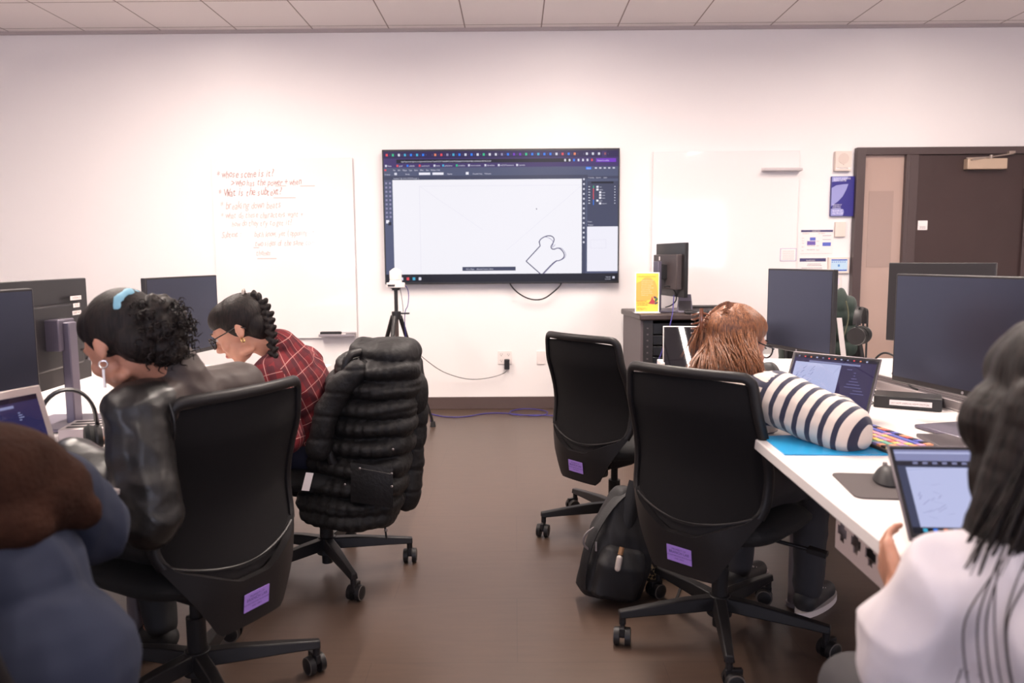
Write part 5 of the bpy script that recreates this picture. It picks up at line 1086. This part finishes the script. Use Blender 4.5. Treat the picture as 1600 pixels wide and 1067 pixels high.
# ---- the person in the striped sweater
J = dict(head=(.725, 2.50, .985), hf=(.78, .45, -.30), hu=(.26, .20, .93), neck=(.690, 2.41, .900), S=(.678, 2.372, .842), pelvis=(.66, 2.445, .545),
         shL=(.588, 2.49, .835), shR=(.780, 2.252, .848), elR=(.905, 2.075, .795), wrR=(.985, 2.33, .790), elL=(.70, 2.64, .785), wrL=(.90, 2.62, .785),
         handR=((.45, .9, -.05), (0, 0, -1), (.3, .4, .3)), handL=((.95, -.1, -.05), (0, 0, -1), (.3, .4, .3)))
J.update(seat_legs(J['pelvis'], (.707, .707), reach=.41, foot=(.40, .096)))
p3 = person('person in a navy and cream striped sweater with long auburn hair at the right desk', J, SKIN, (.63, 2.41, 0))
m = bpy.data.materials.new('striped_knit'); m.use_nodes = True; nt = m.node_tree; b = nt.nodes['Principled BSDF']; b.inputs['Roughness'].default_value = .9; b.inputs['Sheen Weight'].default_value = .25
uvn = nt.nodes.new('ShaderNodeUVMap'); sp = nt.nodes.new('ShaderNodeSeparateXYZ'); nt.links.new(uvn.outputs[0], sp.inputs[0]); v_ = sp.outputs[1]
c_ = mixc((.60, .51, .45), (.012, .012, .036), band(v_, .040, .3, .40)); nt.links.new(c_, b.inputs['Base Color'])
top(p3, 'striped_sweater', m, voxel=.0065, r=(.083, .072, .058), thick=1.0, disp=wrinkle(8, .008, 25, .002), collar=.02, uv=True)
legs(p3, mat('trousers_grey', (.030, .027, .03), .8)); shoes(p3, mat('sneaker_black', (.02, .018, .02), .6), mat('sneaker_white', (.62, .55, .52), .6))
AU = hair_mat('hair_auburn', (.085, .026, .010), (.34, .125, .045), .45, (260, 260, 20))
hc, R = p3.hc, p3.R; Lw = lambda x, y, z: hc+R @ V((x, y, z))
def ex3(mb, E):
    E((0, -.075, -.05), (.070, .045, .07)); E((-.072, -.03, -.04), (.022, .05, .07)); E((.066, -.03, -.05), (.022, .045, .07))
    for k in range(9):
        f_ = k/8; z = 1.02-.165*f_; x0 = .640-.120*f_**1.1; x1 = .742+.030*f_; y_ = 2.478-.110*f_; n_ = 5
        for q in range(n_): g_ = q/(n_-1); x = x0+.035+(x1-x0-.07)*g_; mb.ell((x, y_-.015*sin(pi*g_)-.04*(g_-.5)*1.2, z), (.040, .046, .030))
hair_cap(p3, AU, grow=1.03, drop=-.01, disp=lambda c, n: (noise.noise(V((c.x*30+c.z*6, c.y*30, c.z*7))))*.006, extra=ex3)
rp = random.Random(8); paths = []
for i in range(520):
    t_ = rp.uniform(0, 1); a = -pi*1.02+pi*1.0*t_+rp.uniform(-.2, .2); z0 = rp.uniform(-.02, .118); rr = sqrt(max(0.02, 1-((z0-.03)/.094)**2))
    s0 = Lw(.086*rr*cos(a), -.024+.102*rr*sin(a), z0); out = (s0-hc).normalized()
    # falls over the back of the neck and both shoulders, in front of the chair's top edge
    e = V((.525, 2.370, .875)).lerp(V((.755, 2.300, .880)), min(1, max(0, t_+rp.uniform(-.08, .08))))+V((0, rp.uniform(-.015, .01), rp.uniform(-.02, .05)))
    c1 = hc+out*.102+V((-.012, -.010, -.03)); c2 = V((e.x*.55+c1.x*.45, e.y*.6+c1.y*.4-.012, e.z+.070)); wv = rp.uniform(0, 6); pts = []
    for k in range(13):
        f_ = k/12; g = 1-f_; q_ = s0*g**3+c1*3*g*g*f_+c2*3*g*f_*f_+e*f_**3; pts.append(q_+V((sin(wv+6*f_), cos(wv+5*f_), 0))*.003*f_)
    paths.append(pts)
strands('hair_strands', paths, .0017, AU, p3.t, n=4)
# half-up twist gathered under a claw clip
q = Lw(-.055, -.110, .045); paths = []
for i in range(110):
    a = rp.uniform(-.2, pi+.2); z0 = rp.uniform(.03, .115); rr = sqrt(max(0.03, 1-((z0-.03)/.094)**2)); s0 = Lw(.086*rr*cos(a), -.02+.100*rr*sin(a)*.6, z0+.006)
    mid = (s0+q)/2; out = (mid-Lw(0, -.02, .02)).normalized(); mid = Lw(0, -.02, .03)+out*.107
    paths.append([s0, s0.lerp(mid, .5)+out*.006, mid, mid.lerp(q, .6)+out*.004, q+V((rp.uniform(-.008, .008),)*3)])
for i in range(70):
    j = V((rp.uniform(-.02, .02), rp.uniform(-.02, .02), 0)); paths.append([q+j*.4, q+j+V((-.012, -.012, -.03)), q+j*1.6+V((-.02, -.015, -.07)), q+j*2.4+V((-.022+rp.uniform(-.01, .01), -.012, -.12))])
strands('hair_twist', paths, .0018, AU, p3.t, n=4)
mb = MB(); MCL = mat('clip_brown', s2l(120, 72, 50), .2, spec=.7)
for s_ in (-1, 1):
    mb.sheet(lambda a, b: q+V((-.016, -.012, 0))+V((s_*(.004+.020*sin(pi*b*.75)), -.010+.0*a, 0))+V((0, -.012*sin(pi*b), .036-.072*b)), 3, 10, .004) 
    for k in range(5): z = .030-.015*k; mb.tube([q+V((-.016, -.024, z)), q+V((-.016+s_*.018, -.028, z-.006)), q+V((-.012+s_*.030, -.014, z-.010)), q+V((-.01+s_*.030, .004, z-.010))], .0028, n=6, smooth=1)
mb.tube([q+V((-.016, -.024, .042)), q+V((-.018, -.034, 0)), q+V((-.016, -.024, -.040))], .006, n=8, smooth=1); mb.build('claw_clip', MCL, p3.t, world=True, label='glossy brown claw clip')
glasses(p3, mat('glasses_black', (0, 0, 0)))
# ---- the person in the white shirt, near right
J = dict(head=(.735, 1.02, 1.06), hf=(.10, .93, -.35), hu=(.02, .35, .93), neck=(.725, .965, .935), S=(.705, .945, .868), pelvis=(.74, .87, .545),
         shL=(.552, .965, .825), shR=(.86, .95, .84), elL=(.515, .985, .64), wrL=(.628, 1.20, .712), elR=(.95, 1.04, .69), wrR=(.97, 1.13, .775),
         handL=((.10, .85, .45), (.95, -.1, .1), (.22, .35, .30)), handR=((-.2, .95, -.05), (0, 0, -1), (.3, .4, .3)))
J.update(seat_legs(J['pelvis'], (0, 1), reach=.42, foot=(.40, .096)))
p4 = person('person in a white short-sleeved shirt with long black hair at the lower right', J, SKIN2, (.76, .86, 0))
top(p4, 'white_shirt', mat('shirt_white', (.56, .51, .53), .85), voxel=.0065, r=(.072, .078, .05), thick=1.02, disp=wrinkle(8, .022, 15, .007, (1, 1, .8)), collar=-.01, short=True)
legs(p4, mat('trousers_grey', (0, 0, 0))); shoes(p4, MBLKM)
hc, R = p4.hc, p4.R; Lw = lambda x, y, z: hc+R @ V((x, y, z))
def ex4(mb, E):
    for k in range(9): f_ = k/8; mb.ell(V((.725-.075*f_, .965-.035*f_+.02*sin(pi*f_), 1.06-.25*f_)), (.105-.02*f_, .065, .075))
    mb.ell((.70, 1.03, 1.04), (.085, .08, .08)); mb.ell((.69, 1.02, .97), (.07, .06, .08))
    for k in range(6): f_ = k/5; mb.ell(V((.665-.05*f_, .985-.03*f_, 1.0-.14*f_)), (.045, .06, .045))
hair_cap(p4, HB, grow=1.06, drop=-.03, disp=lambda c, n: noise.noise(V((c.x*28, c.y*28, c.z*5)))*.008, extra=ex4)
rp = random.Random(21); paths = []
for i in range(300):
    u = rp.uniform(-1, 1); dpt = rp.uniform(.6, 1); L_ = rp.uniform(.20, .34); z0 = 1.13-.06*u*u-rp.uniform(0, .10); wv = rp.uniform(0, 6); pts = []
    for k in range(9):
        f_ = k/8; pts.append(V((.735+(.092-.01*f_)*u*(1+.05*sin(wv+4*f_))-.115*f_*(.8+.3*(1-u)/2), .985-.075*dpt*sqrt(1-.7*u*u)-.02*f_+.006*sin(wv+6*f_), z0-L_*f_)))
    paths.append(pts)
strands('hair_strands', paths, .0018, HB, p4.t, n=4)
paths = []
for i in range(16): # loose strands lying over the shoulder
    x0 = rp.uniform(-.04, .09); x1 = rp.uniform(-.03, .03); paths.append([V((.63+x0, .90, .93)), V((.60+x0+x1*.4, .885, .885)), V((.575+x0+x1, .87, .84)), V((.57+x0+x1, .85, .79)), V((.58+x0+x1, .84, .74))])
paths = [[a.lerp(b, k/4) for a, b in zip(q_, q_[1:]) for k in range(4)]+[q_[-1]] if len(q_) == 5 else q_ for q_ in paths]
strands('loose_strands', paths, .0011, HB, p4.t, n=4)
# ---- the person at the near left edge
J = dict(head=(-1.00, 1.15, 1.16), hf=(-.85, .35, -.35), hu=(-.3, .1, .93), neck=(-.90, 1.10, 1.02), S=(-.85, 1.08, .945), pelvis=(-.80, 1.02, .545),
         shL=(-.93, .93, .915), shR=(-.752, 1.185, .905), elR=(-.738, 1.285, .812), wrR=(-1.02, 1.50, .785), elL=(-.95, .90, .70), wrL=(-1.16, 1.10, .785),
         handL=((-.8, .5, -.05), (0, 0, -1), (.3, .4, .3)), handR=((-.9, .4, -.05), (0, 0, -1), (.3, .4, .3)))
J.update(seat_legs(J['pelvis'], (-.9, .43), reach=.42, foot=(.40, .096)))
p5 = person('person in a blue-grey sweatshirt with a brown fleece over the shoulders at the left edge', J, SKIN, (-.77, 1.02, 0))
MBG = mat('sweat_bluegrey', s2l(44, 48, 62), .95, var=(6, .08), spec=.15)
def disp5(c, n): return noise.noise(V((c.x*5+c.z*1.5, c.y*5, c.z*2.2))*1.6)*.012+(1-abs(noise.noise(V((c.x*13+c.z*3, c.y*13, c.z*4)))*2))*.007
J5 = p5.J; mb = MB(); mb.ell(p5.C, (.175, .13, .16), p5.RT); mb.ell(p5.W, (.17, .14, .17), p5.RT); mb.ell(p5.Pv+V((.03, 0, .02)), (.20, .17, .16), p5.RT); mb.ell((-.70, 1.02, .70), (.155, .14, .13)); mb.ell((-.75, 1.05, .80), (.13, .12, .12)); mb.ell(p5.S-p5.up*.03, (.14, .10, .09), p5.RT)
for s in 'LR':
    a, b_, c = V(J['sh'+s]), V(J['el'+s]), V(J['wr'+s]); mb.cap(p5.S.lerp(a, .4), .08, a, .070); mb.cap(a, .070, b_, .066); mb.cap(b_, .064, c, .050)
from_mesh(blob(mb, .007, 5, disp5), 'sweatshirt', MBG, p5.t)
mb = MB(); S5 = p5.S
mb.ell(S5+V((-.02, -.01, .0)), (.18, .12, .075), p5.RT); mb.ell(V((-.775, 1.08, .950)), (.122, .11, .088)); mb.ell(V((-.705, 1.10, .925)), (.070, .085, .062)); mb.cap(V((-.70, 1.09, .935)), .050, V((-.652, 1.12, .895)), .028); mb.ell(S5+V((-.09, -.1, -.01)), (.11, .11, .09)); mb.ell(V((-.72, 1.04, .905)), (.07, .07, .05))
from_mesh(blob(mb, .007, 3, lambda c, n: noise.noise(c*9)*.008+noise.noise(c*60)*.0015), 'fleece_shawl', mat('fleece_brown', (.022, .0085, .005), .95, bump=(120, .4), var=(14, .3), spec=.1), p5.t, label='brown fleece')
legs(p5, mat('trousers_black', (0, 0, 0))); shoes(p5, MBLKM)
hair_cap(p5, HB, grow=1.05, drop=-.02)
CH_R4 = make_chair('task chair under the person in the white shirt, mostly outside the photo', .78, .80, 0, 30)
CH_L3 = make_chair('task chair under the person in the blue-grey sweatshirt, mostly outside the photo', -.82, 1.02, 0, 50)
# ------------------------------------------------------------------ coats and bags
MPU = mat('puffer_black', (.0085, .0075, .0078), .62, bump=(70, .25), spec=.3)
t = thing('puffer_coat', 'black quilted puffer coat hung over the chair behind the plaid shirt', 'coat', (-.56, 2.95, 0))
mb = MB(); rows = [(552, 556, 642), (574, 532, 646), (602, 516, 647), (632, 508, 644), (660, 500, 642), (690, 492, 640), (720, 484, 636), (750, 476, 630), (780, 470, 622), (800, 474, 614)]
for k, (py, xl, xr) in enumerate(rows):
    a = at(xl, py, 2.88); b = at(xr, py, 2.88); n_ = 9; dp = .15 if k < 1 else .19
    for i in range(n_):
        f_ = i/(n_-1); c = a.lerp(b, .5+(f_-.5)*.80); mb.ell((c.x, c.y+.04+.02*cos(f_*pi), c.z), (.055, dp*(.70+.35*sin(pi*f_)), .055), None, 18, 12)
def quilt(c, n, per=.088):
    w_ = c.z+.012*noise.noise(V((c.x*7, c.y*7, 0)))+.010*sin(c.x*18); g = abs(sin(pi*w_/per)); return (min(1, g*2.4)-.8)*.0045+noise.noise(V((c.x*9+c.z*4, c.y*9, c.z*13)))*.009+(1-abs(noise.noise(V((c.x*34, c.y*34, c.z*12)))))*.003
bd = from_mesh(blob(mb, .006, 5, quilt), 'coat_body', MPU, t)
# sleeve hanging on the aisle side
mb = MB(); sl = [(642, 566), (650, 600), (652, 640), (648, 680), (646, 720), (644, 755), (642, 778)]
for (x, y), (x2, y2) in zip(sl, sl[1:]): mb.cap(at(x-6, y, 2.98), .056, at(x2-6, y2, 2.98), .053)
from_mesh(blob(mb, .006, 3, quilt), 'sleeve', MPU, t)
mb = MB(); sl = [(556, 580), (528, 612), (512, 640), (504, 672), (498, 700)]
for (x, y), (x2, y2) in zip(sl, sl[1:]): mb.cap(at(x, y, 2.76), .042, at(x2, y2, 2.76), .046)
from_mesh(blob(mb, .006, 3, quilt), 'sleeve', MPU, t)
# hood folded on top
mb = MB(); h = at(612, 560, 2.93)
mb.ell(h, (.085, .17, .050)); mb.ell(h+V((.05, .02, -.05)), (.060, .12, .06)); mb.ell(h+V((.085, .02, -.14)), (.050, .085, .085)); mb.ell(h+V((-.07, -.02, -.015)), (.06, .17, .045))
from_mesh(blob(mb, .006, 3, lambda c, n: noise.noise(V((c.x*14, c.y*14, c.z*9)))*.014), 'hood', MPU, t)
# pocket, zip and snaps on the side facing the camera
pk = MB(); c0 = at(556, 738, 2.755)
pk.sheet(lambda a, b: at(548+66*a, 722+10*a+62*b, 2.705+.012*(2*a-1)**2+.012*(2*b-1)**2), 8, 8, -.03); pk.build('pocket', MPU, bd, world=True)
MZ = mat('zip_metal', (.30, .27, .26), .3, .9); 
mb = MB(); mb.tube([at(562+50*k/8, 732+9*k/8, 2.702) for k in range(9)], .0022, n=6); mb.build('zip', mat('zip_tape', (.02, .018, .018), .5), bd, world=True)
for x, y in ((562, 732), (612, 740), (539, 757), (614, 702), (612, 760)): mb = MB(); mb.ell(at(x, y, 2.702), (.005, .003, .005), None, 10, 6); mb.build('snap', MZ, bd, world=True)
mb = MB(); mb.use(MBLKM); mb.tube([at(600, 808, 2.86), at(602, 826, 2.86), at(604, 842, 2.86)], .004, n=8); mb.use(MZ); mb.ell(at(603, 828, 2.86), (.007, .005, .009)); mb.build('drawcord', None, t, world=True)
mb = MB(); mb.sheet(lambda a, b: at(478+12*a-7*b, 738+1*a+28*b, 2.66+.01*a), 3, 5, .001); mb.build('care_label', MPAP, t, world=True, label='white care label')
# dark green jacket on a chair at the far end
CH_R3 = make_chair('task chair beyond the far end of the right desk with a dark green jacket', 1.86, 4.42, 176, 40, labelled=False)
t = thing('jacket', 'dark green jacket hung on the chair between the small monitor and the door', 'jacket', (1.86, 4.66, 0))
mb = MB()
for z, hw, d in ((1.0, .13, .055), (.96, .19, .065), (.90, .215, .07), (.80, .225, .07), (.70, .235, .075), (.60, .24, .075), (.50, .24, .07)):
    for k in range(7): x = -hw+2*hw*k/6; mb.ell((1.86+x*.82, 4.665, z), (.06, d, .075), None, 14, 8)
from_mesh(blob(mb, .008, 10, lambda c, n: noise.noise(V((c.x*22, c.y*9, c.z*4)))*.018), 'jacket_body', mat('jacket_green', (.006, .018, .012), .75, sheen=.2), t)
mb = MB(); mb.sheet(lambda a, b: V((1.86+.055+.03*a+.04*b, 4.570-.03*b, .90-.34*b)), 3, 8, .004); mb.build('lining', mat('lining_white', (.62, .56, .55), .7), t, world=True, label='pale lining')
mb = MB(); mb.tube([V((1.86+.11+.02*sin(k), 4.575, 1.0-.06*k)) for k in range(8)], .004, n=6, smooth=1); mb.build('zip', mat('zip_olive', (.10, .10, .06), .5), t, world=True)
# backpack leaning between the two right chairs
MBP = mat('backpack_black', (.0105, .0095, .0105), .62, bump=(400, .15), spec=.35)
t = thing('backpack', 'black backpack leaning half open on the floor between the right chairs', 'backpack', (.37, 2.76, 0), 0)
def bp_pt(u, v, w_): # u across, v up, w toward the camera
    o = V((.335, 2.74, .012)); up = V((.115, .05, .40)); ac = V((.94, .30, -.27)).normalized(); n_ = ac.cross(up).normalized(); 
    if n_.y > 0: n_ = -n_
    return o+ac*u+up*v+n_*w_
def loft(secs, pw=.62, n=36, sub=5):               # superellipse sections (v, half width, half depth, u centre, w centre) up the bag
    S_ = []
    for a, b in zip(secs, secs[1:]):
        for k in range(sub): f_ = k/sub; f_ = f_*f_*(3-2*f_)*.4+f_*.6; S_.append([p_*(1-f_)+q_*f_ for p_, q_ in zip(a, b)])
    S_.append(list(secs[-1])); vs = []; fs = []; sg = lambda x, p_: (abs(x)**p_)*(1 if x >= 0 else -1)
    for v, hw, th, uc, wc in S_:
        for i in range(n): a = 2*pi*i/n; vs.append(bp_pt(uc+hw*sg(cos(a), pw), v, wc+th*sg(sin(a), pw)))
    for k in range(len(S_)-1):
        for i in range(n): fs.append((k*n+i, k*n+(i+1) % n, (k+1)*n+(i+1) % n, (k+1)*n+i))
    fs += [tuple(range(n-1, -1, -1)), tuple(range((len(S_)-1)*n, len(S_)*n))]; return MB().add(vs, fs)
crease = lambda c, n: noise.noise(c*8)*.016+noise.noise(V((c.x*26+c.z*9, c.y*26, c.z*10)))*.006
body = from_mesh(blob(loft([(.0, .100, .050, 0, 0), (.06, .122, .078, 0, 0), (.3, .128, .088, 0, 0), (.6, .120, .080, 0, 0), (.82, .098, .060, .0, -.005), (.96, .070, .035, .0, -.012), (1.0, .045, .015, .0, -.015)]), .006, 5, crease), 'pack_body', MBP, t)
from_mesh(blob(loft([(.03, .070, .03, -.025, .070), (.08, .090, .042, -.025, .078), (.35, .092, .045, -.025, .082), (.48, .080, .030, -.025, .070), (.52, .06, .012, -.025, .062)]), .005, 4, crease), 'front_pocket', MBP, t)
mb = MB(); mb.sheet(lambda a, b: bp_pt(.012+.070*a-.02*b, .50+.60*b, .030+.03*sin(pi*a)-.01*b), 6, 8, .010); mb.sheet(lambda a, b: bp_pt(-.065+.075*a+.01*b, .55+.52*b, .055+.02*sin(pi*a)-.03*b), 6, 8, .008); mb.build('top_flap', MBP, t, world=True)
mb = MB(); mb.tube([bp_pt(-.02, 1.0, .0), bp_pt(-.10, .85, .03), bp_pt(-.155, .55, .045), bp_pt(-.15, .25, .04), bp_pt(-.125, .08, .03)], .013, n=8, sq=(1.7, .4), smooth=2); mb.build('shoulder_strap', MBP, t, world=True)
mb = MB(); mb.tube([bp_pt(-.155, .62, .05), bp_pt(-.185, .55, .05), bp_pt(-.18, .46, .05), bp_pt(-.15, .42, .05)], .004, n=6, smooth=2); mb.build('strap_loop', mat('loop_grey', (.12, .10, .10), .5), t, world=True)
mb = MB(); mb.box(bp_pt(-.135, .47, .066), (.006, .003, .034)); mb.build('zip_pull', MZ, t, world=True)
mb = MB(); mb.ell(at(986, 822, 2.745), (.036, .03, .042)); from_mesh(blob(mb, .005, 2), 'pouch', mat('pouch_pink', s2l(220, 124, 176), .6), None).name = 'pouch'
o = bpy.data.objects['pouch']; tag(o, 'pink pouch sticking out of the open backpack', 'pouch')
mb = MB(); mb.use(mat('bottle_clear', s2l(170, 158, 150), .25)); mb.cap(at(965, 888, 2.62), .011, at(968, 872, 2.625), .011); mb.use(mat('bottle_brown', s2l(120, 84, 52), .4)); mb.cyl(at(969, 867, 2.63), at(972, 855, 2.64), .009, n=14)
tag(mb.build('small_bottle', None), 'small pale bottle tucked in the side of the black backpack', 'bottle')
# woven patterned tote behind the backpack
m = bpy.data.materials.new('woven_pattern'); m.use_nodes = True; nt = m.node_tree; b = nt.nodes['Principled BSDF']; b.inputs['Roughness'].default_value = .7
tc = nt.nodes.new('ShaderNodeTexCoord'); mp = nt.nodes.new('ShaderNodeMapping'); mp.inputs['Rotation'].default_value = (0, .5, 0); nt.links.new(tc.outputs['Object'], mp.inputs[0])
sp = nt.nodes.new('ShaderNodeSeparateXYZ'); nt.links.new(mp.outputs[0], sp.inputs[0])
u_, v_ = sp.outputs[0], sp.outputs[2]
k1 = band(u_, .024, 0, .42); k2 = band(v_, .020, 0, .40); k3 = band(mnode('ADD', u_, v_), .048, .2, .5)
f_ = mnode('ABSOLUTE', mnode('SUBTRACT', k1, mnode('MULTIPLY', k2, k3))); c_ = mixc((.012, .010, .009), (.33, .24, .13), f_); nt.links.new(c_, b.inputs['Base Color'])
t = thing('tote_bag', 'woven gold and black patterned bag on the floor behind the backpack', 'bag', (.565, 2.98, 0), .3)
mb = MB(); mb.sheet(lambda a, b: V(((.14+.02*b)*cos(2*pi*a)*1.0, .065*sin(2*pi*a), .29*b)), 32, 8, .004); mb.prism([(.14*cos(2*pi*i/32), .065*sin(2*pi*i/32)) for i in range(32)], .006); mb.build('bag_body', m, t)
mb = MB(); mb.tube([V((-.08, -.07, .27)), V((-.075, -.09, .34)), V((0, -.10, .37)), V((.075, -.09, .34)), V((.08, -.07, .27))], .007, n=8, smooth=2); mb.build('handle', MBLKM, t)
cable('black cable lying on the floor under the striped person', [(.47, 2.62, .006), (.56, 2.66, .006), (.62, 2.80, .006), (.68, 3.0, .006), (.80, 3.1, .006)], .005)
